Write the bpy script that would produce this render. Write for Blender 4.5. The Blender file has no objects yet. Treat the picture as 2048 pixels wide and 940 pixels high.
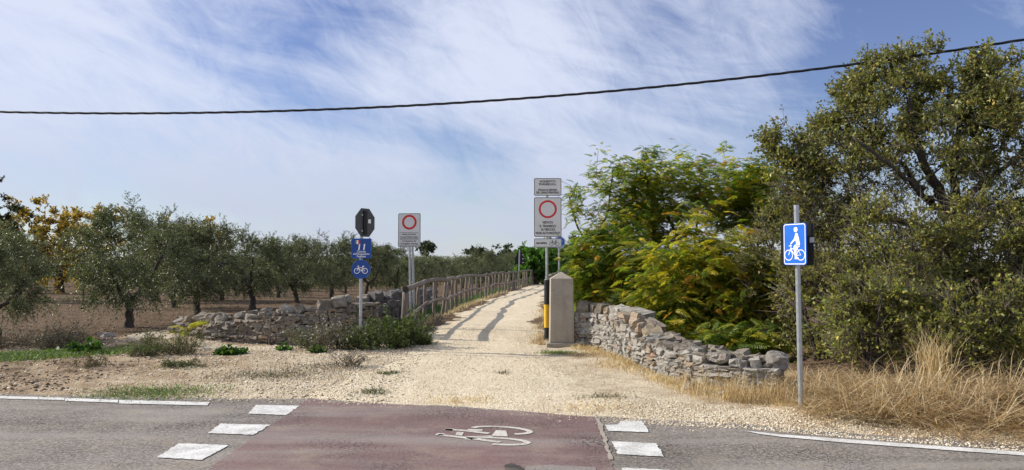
import bpy, math, random
import numpy as np
from mathutils import Vector, Matrix

# ------------------------------------------------------------------ camera, light, sky
S = bpy.context.scene
COL = S.collection
F_PX, EYE = 1490.0, 1.7
PITCH = math.atan(58.0 / F_PX)
cam_d = bpy.data.cameras.new('camera')
cam_d.sensor_width = 36.0
cam_d.lens = 36.0 * F_PX / 2048.0
cam_d.clip_start = 0.1
cam_d.clip_end = 6000
cam = bpy.data.objects.new('camera', cam_d)
COL.objects.link(cam)
cam.location = (0, 0, EYE)
cam.rotation_euler = (math.pi / 2 + PITCH, 0, 0)
S.camera = cam

SUN_EL, SUN_AZ = math.radians(31.5), math.radians(14)   # sun stands left, a little beyond the scene
sun_d = bpy.data.lights.new('sun', 'SUN')
sun_d.energy = 5.0
sun_d.angle = math.radians(0.53)
sun_d.color = (1.0, 0.93, 0.82)
sun = bpy.data.objects.new('sun', sun_d)
COL.objects.link(sun)
LDIR = Vector((math.cos(SUN_AZ) * math.cos(SUN_EL), -math.sin(SUN_AZ) * math.cos(SUN_EL), -math.sin(SUN_EL)))
sun.rotation_euler = LDIR.to_track_quat('-Z', 'Y').to_euler()
sun.location = (-20, 5, 20)

S.view_settings.view_transform = 'Standard'
S.view_settings.look = 'None'
S.view_settings.gamma = 1.0
S.view_settings.exposure = 0.20
S.view_settings.use_curve_mapping = False
S.render.engine = 'CYCLES'
S.cycles.use_denoising = True
S.cycles.max_bounces = 6
S.cycles.diffuse_bounces = 3
S.cycles.transmission_bounces = 3
S.cycles.transparent_max_bounces = 6
S.cycles.caustics_reflective = False
S.cycles.caustics_refractive = False


class NT:
    """small helper around a node tree"""
    def __init__(self, tree):
        self.t = tree
        tree.nodes.clear()

    def n(self, typ, **kw):
        nd = self.t.nodes.new(typ)
        for k, v in kw.items():
            setattr(nd, k, v)
        return nd

    def l(self, a, b):
        self.t.links.new(a, b)

    def put(self, sock, v):
        if hasattr(v, 'is_linked') or hasattr(v, 'links'):
            self.l(v, sock)
        else:
            sock.default_value = v

    def math(self, op, a, b=None, clamp=False):
        nd = self.n('ShaderNodeMath', operation=op)
        nd.use_clamp = clamp
        self.put(nd.inputs[0], a)
        if b is not None:
            self.put(nd.inputs[1], b)
        return nd.outputs[0]

    def vmath(self, op, a, b=None):
        nd = self.n('ShaderNodeVectorMath', operation=op)
        self.put(nd.inputs[0], a)
        if b is not None:
            self.put(nd.inputs[1], b)
        return nd

    def mix(self, fac, a, b, typ='MIX'):
        nd = self.n('ShaderNodeMix', data_type='RGBA', blend_type=typ)
        self.put(nd.inputs[0], fac)
        self.put(nd.inputs[6], a if not isinstance(a, tuple) else (*a, 1)[:4])
        self.put(nd.inputs[7], b if not isinstance(b, tuple) else (*b, 1)[:4])
        return nd.outputs[2]

    def noise(self, vec, scale, detail=4, rough=0.55, dist=0.0):
        nd = self.n('ShaderNodeTexNoise')
        if vec is not None:
            self.l(vec, nd.inputs['Vector'])
        nd.inputs['Scale'].default_value = scale
        nd.inputs['Detail'].default_value = detail
        nd.inputs['Roughness'].default_value = rough
        nd.inputs['Distortion'].default_value = dist
        return nd.outputs['Fac']

    def voro(self, vec, scale, feature='F1', rnd=1.0):
        nd = self.n('ShaderNodeTexVoronoi', feature=feature)
        if vec is not None:
            self.l(vec, nd.inputs['Vector'])
        nd.inputs['Scale'].default_value = scale
        nd.inputs['Randomness'].default_value = rnd
        return nd

    def ramp(self, fac, stops, interp='LINEAR'):
        nd = self.n('ShaderNodeValToRGB')
        nd.color_ramp.interpolation = interp
        els = nd.color_ramp.elements
        while len(els) < len(stops):
            els.new(0.5)
        for e, (p, c) in zip(els, stops):
            e.position = p
            e.color = (c, c, c, 1) if not isinstance(c, tuple) else (*c, 1)[:4]
        self.put(nd.inputs[0], fac)
        return nd.outputs[0]

    def mapr(self, v, a, b, c=0.0, d=1.0, smooth=False):
        nd = self.n('ShaderNodeMapRange')
        if smooth:
            nd.interpolation_type = 'SMOOTHSTEP'
        self.put(nd.inputs[0], v)
        for i, x in enumerate((a, b, c, d)):
            nd.inputs[i + 1].default_value = x
        return nd.outputs[0]


# world: clear sky with thin cirrus veils
SKY_K = 0.10
W = bpy.data.worlds.new('World')
S.world = W
W.use_nodes = True
w = NT(W.node_tree)
out = w.n('ShaderNodeOutputWorld')
bg = w.n('ShaderNodeBackground')
bg.inputs[1].default_value = SKY_K
sky = w.n('ShaderNodeTexSky', sky_type='NISHITA')
sky.sun_disc = False
sky.sun_elevation = SUN_EL
sky.sun_rotation = math.radians(-76)
sky.altitude = 300
sky.air_density = 1.0
sky.dust_density = 0.3
sky.ozone_density = 2.2
tc = w.n('ShaderNodeTexCoord')
dirv = tc.outputs['Generated']
sep = w.n('ShaderNodeSeparateXYZ')
w.l(dirv, sep.inputs[0])


def sky_noise(tilt, s_along, s_across, s_depth, detail, rough, dist, off):
    """noise on the sky dome, drawn out along an axis that falls by `tilt` degrees to the right"""
    c, q = math.cos(math.radians(tilt)), math.sin(math.radians(tilt))
    a_ = w.math('ADD', w.math('MULTIPLY', w.vmath('DOT_PRODUCT', dirv, (c, 0.25, -q)).outputs['Value'], s_along), off)
    b_ = w.math('MULTIPLY', w.vmath('DOT_PRODUCT', dirv, (q, 0.0, c)).outputs['Value'], s_across)
    d_ = w.math('MULTIPLY', sep.outputs[1], s_depth)
    cm = w.n('ShaderNodeCombineXYZ')
    w.l(a_, cm.inputs[0]); w.l(b_, cm.inputs[1]); w.l(d_, cm.inputs[2])
    return w.noise(cm.outputs[0], 1.0, detail, rough, dist)


n_big = sky_noise(22, 2.0, 4.5, 2.0, 5, 0.55, 0.8, 3.1)
n_str = sky_noise(14, 3.2, 13.0, 3.0, 8, 0.62, 1.1, 8.4)
n_fine = sky_noise(44, 9.0, 22.0, 5.0, 9, 0.70, 1.5, 1.7)
cl = w.math('ADD', w.math('MULTIPLY', n_big, 0.55), w.math('MULTIPLY', n_str, 0.50))
cl = w.math('ADD', cl, w.math('MULTIPLY', n_fine, 0.34))


def sky_dir(u, v):
    d = Vector(((u - 1024) / F_PX, (470 - v) / F_PX, 1.0)).normalized()
    c, s = math.cos(PITCH), math.sin(PITCH)
    return (d.x, d.z * c - d.y * s, d.z * s + d.y * c)


def sky_blob(u, v, radius_px, amount):
    dt = w.vmath('DISTANCE', dirv, sky_dir(u, v)).outputs['Value']
    return w.mapr(dt, 0.0, radius_px / F_PX, amount, 0.0, True)


# the thinner and thicker parts of the veil as they stand in this sky
BLOBS = [(620, 60, 300, -0.15), (1500, 190, 330, -0.13), (1240, 50, 190, -0.12), (1880, 60, 480, -0.20), (1250, 250, 260, -0.05), (760, 210, 200, 0.08), (1120, 240, 200, -0.03),
         (60, 190, 420, 0.20), (960, 110, 190, 0.10), (1090, 180, 160, 0.08), (1540, 70, 150, 0.15), (520, 350, 450, 0.06), (250, 330, 130, -0.08), (700, 300, 120, -0.07), (960, 330, 140, -0.08),
         (1280, 320, 420, 0.16), (880, 330, 160, -0.06), (60, 330, 200, -0.05), (2000, 350, 300, 0.05)]
for b in BLOBS:
    cl = w.math('ADD', cl, sky_blob(*b))
fac = w.math('MAXIMUM', w.mapr(cl, 0.34, 0.90, 0.0, 1.0, True), 0.09)
low = w.mapr(sep.outputs[2], 0.0, 0.15, 0.70, 0.0, True)          # the veil thickens towards the horizon
fac = w.math('MAXIMUM', w.math('MULTIPLY', fac, 0.93), w.math('MULTIPLY', low, w.mapr(cl, 0.35, 0.85, 0.25, 1.4)))
# vapour trail: a short thin streak
A, B = Vector(sky_dir(880, 126)), Vector(sky_dir(772, 210))
nrm = A.cross(B).normalized()
off = w.math('ABSOLUTE', w.vmath('DOT_PRODUCT', dirv, tuple(nrm)).outputs['Value'])
ax = (A - B).normalized()
tpos = w.vmath('DOT_PRODUCT', dirv, tuple(ax)).outputs['Value']
ta, tb = A.dot(ax), B.dot(ax)
tr = w.math('MULTIPLY', w.mapr(off, 0.0005, 0.0013, 1.0, 0.0, True), w.mapr(tpos, tb, ta, 0.0, 0.55))
tr = w.math('MULTIPLY', tr, w.math('LESS_THAN', tpos, ta))
tr = w.math('MULTIPLY', tr, w.math('GREATER_THAN', sep.outputs[1], 0.0))
fac = w.math('MAXIMUM', fac, tr)
hsv = w.n('ShaderNodeHueSaturation')
hsv.inputs['Hue'].default_value = 0.521
hsv.inputs['Saturation'].default_value = 1.18
hsv.inputs['Value'].default_value = 1.0
w.l(sky.outputs[0], hsv.inputs['Color'])
white = tuple(c / SKY_K for c in (0.65, 0.70, 0.84))
dull = tuple(c / SKY_K for c in (0.50, 0.54, 0.67))
veil = w.mix(w.mapr(sep.outputs[2], 0.03, 0.24, 0.0, 1.0, True), dull, white)
w.l(w.mix(w.math('MINIMUM', fac, 0.97), hsv.outputs[0], veil), bg.inputs[0])
w.l(bg.outputs[0], out.inputs[0])

# ------------------------------------------------------------------ helpers
CP, SP = math.cos(PITCH), math.sin(PITCH)


def PD(u, v, Y):
    """point seen at picture position u, v standing Y metres ahead"""
    x, y = (u - 1024) / F_PX, (470 - v) / F_PX
    dy, dz = CP - y * SP, SP + y * CP
    return Vector((x / dy * Y, Y, EYE + dz / dy * Y))


def P(u, v, z=0.0):
    x, y = (u - 1024) / F_PX, (470 - v) / F_PX
    dy, dz = CP - y * SP, SP + y * CP
    t = (z - EYE) / dz
    return Vector((x * t, dy * t, z))


def tag(o, label=None, cat=None, group=None, kind=None):
    if label: o['label'] = label
    if cat: o['category'] = cat
    if group: o['group'] = group
    if kind: o['kind'] = kind
    return o


def empty(name, loc=(0, 0, 0), rz=0.0):
    o = bpy.data.objects.new(name, None)
    o.empty_display_size = 0.1
    o.location = loc
    o.rotation_euler = (0, 0, rz)
    COL.objects.link(o)
    return o


def link(name, me, parent=None, loc=None, rot=None, scale=None):
    o = bpy.data.objects.new(name, me)
    COL.objects.link(o)
    if parent is not None: o.parent = parent
    if loc is not None: o.location = loc
    if rot is not None: o.rotation_euler = rot
    if scale is not None: o.scale = scale
    return o


def copy_tree(o, parent=None):
    c = o.copy()
    COL.objects.link(c)
    c.parent = parent
    for ch in list(o.children):
        copy_tree(ch, c)
    return c


def npmesh(name, V, Fc, mat, rnd=None, smooth=False):
    """mesh from arrays; Fc has one row per face"""
    V = np.asarray(V, dtype=np.float32)
    Fc = np.asarray(Fc, dtype=np.int32)
    me = bpy.data.meshes.new(name)
    k = Fc.shape[1]
    me.vertices.add(len(V))
    me.vertices.foreach_set('co', V.ravel())
    me.loops.add(Fc.size)
    me.loops.foreach_set('vertex_index', Fc.ravel())
    me.polygons.add(len(Fc))
    me.polygons.foreach_set('loop_start', np.arange(len(Fc), dtype=np.int32) * k)
    try:
        me.polygons.foreach_set('loop_total', np.full(len(Fc), k, dtype=np.int32))
    except Exception:
        pass
    if rnd is not None:
        a = me.attributes.new('rnd', 'FLOAT', 'FACE')
        a.data.foreach_set('value', np.asarray(rnd, dtype=np.float32))
    if smooth:
        me.polygons.foreach_set('use_smooth', np.ones(len(Fc), dtype=bool))
    me.update(calc_edges=True)
    me.validate()
    if mat is not None: me.materials.append(mat)
    return me


class MB:
    def __init__(self):
        self.v, self.f = [], []

    def add(self, vs, fs):
        b = len(self.v)
        self.v += [tuple(p) for p in vs]
        self.f += [tuple(i + b for i in q) for q in fs]

    def box(self, cx, cy, cz, sx, sy, sz, rz=0.0, top=1.0):
        """top scales the upper face (taper)"""
        c, s = math.cos(rz), math.sin(rz)
        vs = []
        for k, z in enumerate((-sz / 2, sz / 2)):
            q = 1.0 if k == 0 else top
            for x, y in ((-1, -1), (1, -1), (1, 1), (-1, 1)):
                X, Y = x * sx / 2 * q, y * sy / 2 * q
                vs.append((cx + X * c - Y * s, cy + X * s + Y * c, cz + z))
        self.add(vs, [(3, 2, 1, 0), (4, 5, 6, 7), (0, 1, 5, 4), (1, 2, 6, 5), (2, 3, 7, 6), (3, 0, 4, 7)])

    def tube(self, pts, radii, sides=6, rng=None, rough=0.0, cap=True):
        pts = [Vector(p) for p in pts]
        n = len(pts)
        ref = None
        base = len(self.v)
        for i, p in enumerate(pts):
            t = (pts[min(i + 1, n - 1)] - pts[max(i - 1, 0)])
            t = t.normalized() if t.length > 1e-9 else Vector((0, 0, 1))
            if ref is None:
                ref = Vector((1, 0, 0)) if abs(t.x) < 0.8 else Vector((0, 1, 0))
            a = (ref - t * ref.dot(t)).normalized()
            ref = a
            b = t.cross(a)
            r = radii[i] if hasattr(radii, '__len__') else radii
            for k in range(sides):
                q = 2 * math.pi * k / sides
                rr = r * (1 + (rng.uniform(-rough, rough) if rng else 0))
                self.v.append(tuple(p + a * (math.cos(q) * rr) + b * (math.sin(q) * rr)))
        for i in range(n - 1):
            for k in range(sides):
                k2 = (k + 1) % sides
                self.f.append((base + i * sides + k, base + i * sides + k2, base + (i + 1) * sides + k2, base + (i + 1) * sides + k))
        if cap:
            self.f.append(tuple(base + k for k in reversed(range(sides))))
            self.f.append(tuple(base + (n - 1) * sides + k for k in range(sides)))

    def poly(self, pts2, y0, y1):
        """prism: outline in x/z, from depth y0 (front) to y1"""
        n = len(pts2)
        vs = [(x, y0, z) for x, z in pts2] + [(x, y1, z) for x, z in pts2]
        fs = [tuple(range(n)), tuple(reversed(range(n, 2 * n)))]
        for i in range(n):
            j = (i + 1) % n
            fs.append((i, i + n, j + n, j))
        self.add(vs, fs)

    def band(self, pts, width, y, closed=False):
        """flat stroke in the x/z plane"""
        n = len(pts)
        P2 = [Vector((p[0], p[1])) for p in pts]
        vs, fs = [], []
        for i, p in enumerate(P2):
            if closed:
                t = P2[(i + 1) % n] - P2[i - 1]
            else:
                t = P2[min(i + 1, n - 1)] - P2[max(i - 1, 0)]
            t.normalize()
            q = Vector((-t.y, t.x)) * width / 2
            vs += [(p.x + q.x, y, p.y + q.y), (p.x - q.x, y, p.y - q.y)]
        m = n if closed else n - 1
        for i in range(m):
            j = (i + 1) % n
            fs.append((2 * i, 2 * i + 1, 2 * j + 1, 2 * j))
        self.add(vs, fs)

    def mesh(self, name, mat, smooth=False):
        me = bpy.data.meshes.new(name)
        me.from_pydata(self.v, [], self.f)
        me.update()
        if smooth:
            me.polygons.foreach_set('use_smooth', np.ones(len(me.polygons), dtype=bool))
        if mat is not None: me.materials.append(mat)
        return me

    def build(self, name, mat, parent=None, smooth=False, bevel=0.0, **kw):
        o = link(name, self.mesh(name, mat, smooth), parent, **kw)
        if bevel:
            m = o.modifiers.new('bevel', 'BEVEL')
            m.width = bevel
            m.segments = 2
            m.limit_method = 'ANGLE'
        return o


_rs = np.random.RandomState(5)
_WV = [( _rs.uniform(0, 2 * math.pi), _rs.uniform(0, 6.28), s, a) for s, a in
       ((0.35, 1.0), (0.6, 0.8), (0.9, 0.7), (1.7, 0.5), (2.6, 0.45), (4.1, 0.3), (6.3, 0.25), (9.7, 0.2), (14.0, 0.15)) for _ in range(2)]


def bumps(x, y, lo=0.0, hi=99.0):
    """smooth pseudo-noise, about -1..1"""
    r = np.zeros_like(np.asarray(x, dtype=float) + np.asarray(y, dtype=float))
    tot = 0
    for th, ph, s, a in _WV:
        if lo <= s <= hi:
            r = r + a * np.sin((x * math.cos(th) + y * math.sin(th)) * s * 2 + ph + 1.3 * np.sin(0.7 * s * (y * math.cos(th) - x * math.sin(th)) + ph))
            tot += a
    return r / max(tot, 1e-6) * 1.6


# ------------------------------------------------------------------ the lie of the land
EDGE = [(-90, 17.0), (-40, 12.2), (-20, 10.6), (-6.5, 9.55), (-3.7, 9.25), (-2.5, 9.2), (-1, 8.85), (0, 8.55), (1, 8.2), (1.6, 7.95), (2.45, 7.75), (3.3, 7.35), (4.6, 6.85),
        (8, 5.2), (15, 1.0), (40, -16), (90, -52)]
EX, EY_ = [p[0] for p in EDGE], [p[1] for p in EDGE]


def edge(x):
    return np.interp(x, EX, EY_)


PL = [(7.0, -2.7), (8.6, -2.7), (9.8, -3.0), (10.8, -2.75), (12, -2.45), (13.2, -2.2), (15, -2.2), (17, -2.25), (22.6, -2.02), (28, -1.5), (35, -0.95), (42, -0.25), (48.7, 0.4), (58, 1.5), (64, 2.6), (70, 5.0), (72, 9.0), (73, 20)]
PR = [(7.0, 2.0), (8.2, 1.9), (9.2, 1.75), (10.2, 1.35), (11.5, 1.0), (13, 0.72), (15, 0.62), (20, 0.82), (25, 1.05), (31, 1.4), (37, 1.85), (50, 3.1), (58, 3.9), (63, 5.2), (66, 8.5), (67.5, 13), (68, 20)]


def pl(y): return np.interp(y, [p[0] for p in PL], [p[1] for p in PL])
def pr(y): return np.interp(y, [p[0] for p in PR], [p[1] for p in PR])


def sstep(x, a, b):
    t = np.clip((x - a) / (b - a), 0, 1)
    return t * t * (3 - 2 * t)


def inpath(x, y):
    l, r = pl(y), pr(y)
    return sstep(x, l - 0.25, l + 0.25) * (1 - sstep(x, r - 0.25, r + 0.25)) * sstep(y, 6.8, 7.4) * (1 - sstep(y, 64, 67))


def far_rise(y): return 2.2 * sstep(y, 80, 300)


def gz(x, y):
    """height of the ground"""
    x = np.asarray(x, dtype=float)
    y = np.asarray(y, dtype=float)
    d = (y - edge(x)) * 0.93
    z = -0.06 + 0.10 * sstep(d, -0.45, 0.9) + 0.05 * sstep(d, 0.7, 4.0)
    near = sstep(d, -9.6, -7.6)
    z = np.where(d < -7.0, -0.06 + 0.10 * (1 - near), z)
    b = 0.022 * bumps(x, y, 1.5) + 0.035 * bumps(x, y, 0, 1.6) * sstep(d, 0.8, 3)
    z = z + b * (1 - 0.75 * inpath(x, y)) * sstep(np.abs(d + 4.2), 3.4, 4.6)
    # the mound of pale spoil at the end of the left wall
    z = z + 0.17 * np.exp(-(((x + 7.55) / 0.75) ** 2 + ((y - 15.75) / 0.65) ** 2)) + 0.12 * np.exp(-(((x + 6.6) / 0.9) ** 2 + ((y - 14.9) / 0.5) ** 2))
    # bank on the right under the dry grass and the hollow behind the wall
    z = z + 0.22 * sstep(x, 3.4, 5.2) * sstep(d, 0.5, 3.2)
    z = z - 0.25 * sstep(x, 2.4, 3.2) * (1 - sstep(x, 4.2, 5.2)) * sstep(y, 11.2, 12.4) * (1 - sstep(y, 14, 17))
    # the land rises a little far off and falls again
    z = z + far_rise(y) - 9.0 * sstep(y, 300, 1400)
    z = z - 0.45 * sstep(y, 34, 60) * (1 - sstep(y, 110, 220)) * sstep(pl(y) - x, 1.5, 6)
    z = z - 0.16 * sstep(y, 16.5, 19) * (1 - sstep(y, 55, 75)) * (1 - sstep(x, pl(y) - 1.4, pl(y) - 0.5))
    return z


def pz(x, y):
    """height of the gravel surface of the path"""
    d = (y - edge(x)) * 0.93
    z = -0.06 + 0.10 * sstep(d, -0.45, 0.9) + 0.05 * sstep(d, 0.7, 4.0) + far_rise(y)
    return z + 0.03


# ------------------------------------------------------------------ materials
def new_mat(name):
    m = bpy.data.materials.new(name)
    m.use_nodes = True
    t = NT(m.node_tree)
    o = t.n('ShaderNodeOutputMaterial')
    b = t.n('ShaderNodeBsdfPrincipled')
    t.l(b.outputs[0], o.inputs[0])
    return m, t, b, o


def obj_coord(t): return t.n('ShaderNodeTexCoord').outputs['Object']
def world_pos(t): return t.n('ShaderNodeNewGeometry').outputs['Position']


def bump(t, b, h, strength, dist=0.01):
    nd = t.n('ShaderNodeBump')
    nd.inputs['Strength'].default_value = strength
    nd.inputs['Distance'].default_value = dist
    t.l(h, nd.inputs['Height'])
    t.l(nd.outputs[0], b.inputs['Normal'])


def flat_mat(name, col, rough=0.6, metal=0.0, var=0.12, scale=9.0, spec=0.4, dirt=None):
    m, t, b, o = new_mat(name)
    p = obj_coord(t)
    n = t.noise(p, scale, 5, 0.6)
    c = t.mix(t.mapr(n, 0.3, 0.7), tuple(x * (1 - var) for x in col), tuple(min(1, x * (1 + var)) for x in col))
    if dirt:
        c = t.mix(t.mapr(t.noise(p, 2.3, 6, 0.65), 0.5, 0.78, 0, 0.6), c, dirt)
    t.l(c, b.inputs['Base Color'])
    t.l(t.mapr(n, 0.2, 0.8, rough * 0.85, min(1, rough * 1.15)), b.inputs['Roughness'])
    b.inputs['Metallic'].default_value = metal
    b.inputs['Specular IOR Level'].default_value = spec
    return m


def asphalt_mat(name, c0, c1, red=None):
    m, t, b, o = new_mat(name)
    p = world_pos(t)
    grain = t.voro(p, 55)
    g = t.n('ShaderNodeSeparateColor')
    t.l(grain.outputs['Color'], g.inputs[0])
    n1 = t.noise(p, 0.55, 4, 0.6)
    n2 = t.noise(p, 30, 5, 0.75)
    c = t.mix(g.outputs[0], c0, c1)
    c = t.mix(t.mapr(n2, 0.35, 0.7, 0, 0.75), c, tuple(x * 0.72 for x in c0))
    if red:
        k = t.mapr(t.noise(p, 1.3, 5, 0.65), 0.35, 0.75, 0.85, 0.35)
        k2 = t.mapr(t.noise(p, 45, 4, 0.8), 0.3, 0.7, 0.65, 1.2)
        c = t.mix(t.math('MULTIPLY', k, k2, True), c, red)
    st = t.mapr(n1, 0.3, 0.75, 0.80, 1.15)
    nm = t.n('ShaderNodeVectorMath', operation='SCALE')
    t.l(c, nm.inputs[0]); t.l(st, nm.inputs['Scale'])
    c = nm.outputs[0]
    # bands polished by tyres, running along the road
    mpb = t.n('ShaderNodeMapping'); t.l(p, mpb.inputs[0]); mpb.inputs['Scale'].default_value = (0.12, 1.0, 1.0); mpb.inputs['Rotation'].default_value = (0, 0, math.radians(12))
    bandn = t.noise(mpb.outputs[0], 1.6, 4, 0.55, 0.3)
    c = t.mix(t.mapr(bandn, 0.46, 0.64, 0.0, 0.5), c, (0.30, 0.275, 0.25))
    c = t.mix(t.mapr(t.noise(mpb.outputs[0], 3.1, 5, 0.6, 0.2), 0.55, 0.72, 0.0, 0.4), c, (0.10, 0.088, 0.08))
    # dust blown from the gravel
    c = t.mix(t.mapr(t.noise(p, 2.0, 6, 0.7), 0.50, 0.78, 0, 0.5), c, (0.36, 0.30, 0.22))
    # a web of cracks in the worn places
    warp = t.vmath('ADD', p, None)
    nz = t.n('ShaderNodeTexNoise'); t.l(p, nz.inputs['Vector']); nz.inputs['Scale'].default_value = 3.0
    sc = t.n('ShaderNodeVectorMath', operation='SCALE'); t.l(nz.outputs['Color'], sc.inputs[0]); sc.inputs['Scale'].default_value = 0.18
    t.l(sc.outputs[0], warp.inputs[1])
    cr = t.voro(warp.outputs[0], 17.0, 'DISTANCE_TO_EDGE').outputs['Distance']
    ck = t.math('MULTIPLY', t.mapr(cr, 0.02, 0.09, 1.0, 0.0), t.mapr(t.noise(p, 0.8, 3, 0.5), 0.48, 0.66))
    c = t.mix(t.math('MULTIPLY', ck, 0.9), c, (0.04, 0.034, 0.03))
    t.l(c, b.inputs['Base Color'])
    b.inputs['Roughness'].default_value = 0.88
    b.inputs['Specular IOR Level'].default_value = 0.25
    h = t.math('SUBTRACT', t.math('ADD', g.outputs[1], n2), t.math('MULTIPLY', ck, 1.5))
    bump(t, b, h, 0.55, 0.008)
    return m


M = {}
M['asphalt'] = asphalt_mat('asphalt', (0.125, 0.11, 0.095), (0.41, 0.36, 0.315))
M['red_asphalt'] = asphalt_mat('red_asphalt', (0.11, 0.088, 0.082), (0.34, 0.275, 0.25), (0.20, 0.115, 0.108))


def paint_mat(name, col, wear_col=(0.22, 0.21, 0.19), wear=(0.50, 0.66), amt=0.85):
    m, t, b, o = new_mat(name)
    p = world_pos(t)
    n = t.noise(p, 55, 6, 0.75)
    big = t.noise(p, 4, 4, 0.6)
    k = t.mapr(t.math('ADD', t.math('MULTIPLY', n, 0.75), t.math('MULTIPLY', big, 0.3)), wear[0], wear[1], 0, amt)
    t.l(t.mix(k, t.mix(big, col, tuple(x * 0.8 for x in col)), wear_col), b.inputs['Base Color'])
    b.inputs['Roughness'].default_value = 0.75
    bump(t, b, n, 0.4, 0.004)
    return m


M['road_paint'] = paint_mat('road_paint', (0.78, 0.77, 0.73), wear=(0.46, 0.66))
M['worn_paint'] = paint_mat('worn_paint', (0.62, 0.59, 0.52), wear_col=(0.20, 0.13, 0.12), wear=(0.50, 0.66))
M['seam'] = paint_mat('seam', (0.40, 0.35, 0.28), wear_col=(0.2, 0.15, 0.13))
M['patch'] = asphalt_mat('patch', (0.24, 0.21, 0.19), (0.34, 0.30, 0.27))
M['dark_tar'] = asphalt_mat('dark_tar', (0.03, 0.028, 0.026), (0.06, 0.05, 0.045))


def ground_layers(t, p):
    """colours: pale gravel, brown soil with litter"""
    v = t.voro(p, 52)
    s = t.n('ShaderNodeSeparateColor'); t.l(v.outputs['Color'], s.inputs[0])
    v2 = t.voro(p, 95)
    s2 = t.n('ShaderNodeSeparateColor'); t.l(v2.outputs['Color'], s2.inputs[0])
    gr = t.ramp(s.outputs[0], [(0.0, (0.34, 0.27, 0.175)), (0.3, (0.60, 0.50, 0.35)), (0.75, (0.76, 0.655, 0.475)), (1.0, (0.90, 0.82, 0.65))])
    gr = t.mix(0.4, gr, t.ramp(s2.outputs[1], [(0.0, (0.34, 0.265, 0.17)), (0.5, (0.70, 0.60, 0.43)), (1.0, (0.86, 0.77, 0.60))]))
    gr = t.mix(t.mapr(t.noise(p, 0.9, 5, 0.6), 0.42, 0.75, 0, 0.35), gr, (0.50, 0.40, 0.27))
    n1 = t.noise(p, 1.1, 6, 0.65)
    n2 = t.noise(p, 16, 6, 0.75)
    so = t.mix(t.mapr(n1, 0.3, 0.7), (0.125, 0.083, 0.052), (0.215, 0.148, 0.097))
    so = t.mix(t.mapr(n2, 0.42, 0.72), so, (0.055, 0.038, 0.026))
    fl = t.voro(p, 26)
    f = t.n('ShaderNodeSeparateColor'); t.l(fl.outputs['Color'], f.inputs[0])
    litter = t.math('MULTIPLY', t.mapr(fl.outputs['Distance'], 0.25, 0.42, 1, 0), t.math('GREATER_THAN', f.outputs[0], 0.58))
    so = t.mix(t.math('MULTIPLY', litter, 0.8), so, t.ramp(f.outputs[1], [(0, (0.26, 0.19, 0.12)), (1, (0.44, 0.34, 0.22))]))
    hg = t.math('MULTIPLY', v.outputs['Distance'], -1.0)
    return gr, so, hg, n2


m, t, b, o = new_mat('gravel')
p = world_pos(t)
gr, so, hg, n2 = ground_layers(t, p)
gr = t.mix(t.mapr(t.noise(p, 3.2, 5, 0.7), 0.58, 0.78, 0, 0.6), gr, (0.33, 0.25, 0.155))
mpt = t.n('ShaderNodeMapping'); t.l(p, mpt.inputs[0]); mpt.inputs['Scale'].default_value = (1.0, 0.10, 1.0)
gr = t.mix(t.mapr(t.noise(mpt.outputs[0], 2.2, 4, 0.55, 0.2), 0.48, 0.66, 0, 0.38), gr, (0.74, 0.64, 0.47))
gr = t.mix(t.mapr(t.noise(mpt.outputs[0], 3.7, 4, 0.55, 0.2), 0.56, 0.70, 0, 0.35), gr, (0.45, 0.36, 0.24))
t.l(gr, b.inputs['Base Color'])
b.inputs['Roughness'].default_value = 0.95
b.inputs['Specular IOR Level'].default_value = 0.1
bump(t, b, t.math('ADD', hg, t.math('MULTIPLY', n2, 0.5)), 0.7, 0.02)
M['gravel'] = m

m, t, b, o = new_mat('ground')
p = world_pos(t)
gr, so, hg, n2 = ground_layers(t, p)
at = t.n('ShaderNodeAttribute'); at.attribute_name = 'gravel'
k = t.math('ADD', at.outputs['Fac'], t.mapr(t.noise(p, 2.2, 7, 0.72), 0.25, 0.75, -0.35, 0.35))
tan = t.mix(t.mapr(t.noise(p, 24, 6, 0.75), 0.35, 0.7), (0.30, 0.215, 0.135), (0.50, 0.385, 0.255))
c = t.mix(t.mapr(k, 0.22, 0.48), so, tan)
c = t.mix(t.mapr(k, 0.5, 0.85), c, gr)
at2 = t.n('ShaderNodeAttribute'); at2.attribute_name = 'green'
k2 = t.math('ADD', at2.outputs['Fac'], t.mapr(t.noise(p, 5, 6, 0.7), 0.3, 0.7, -0.4, 0.4))
c = t.mix(t.mapr(k2, 0.4, 0.7, 0, 0.85), c, (0.055, 0.085, 0.022))
t.l(c, b.inputs['Base Color'])
b.inputs['Roughness'].default_value = 0.97
b.inputs['Specular IOR Level'].default_value = 0.08
bump(t, b, t.math('ADD', hg, t.math('MULTIPLY', n2, 1.2)), 0.8, 0.03)
M['ground'] = m


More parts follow.
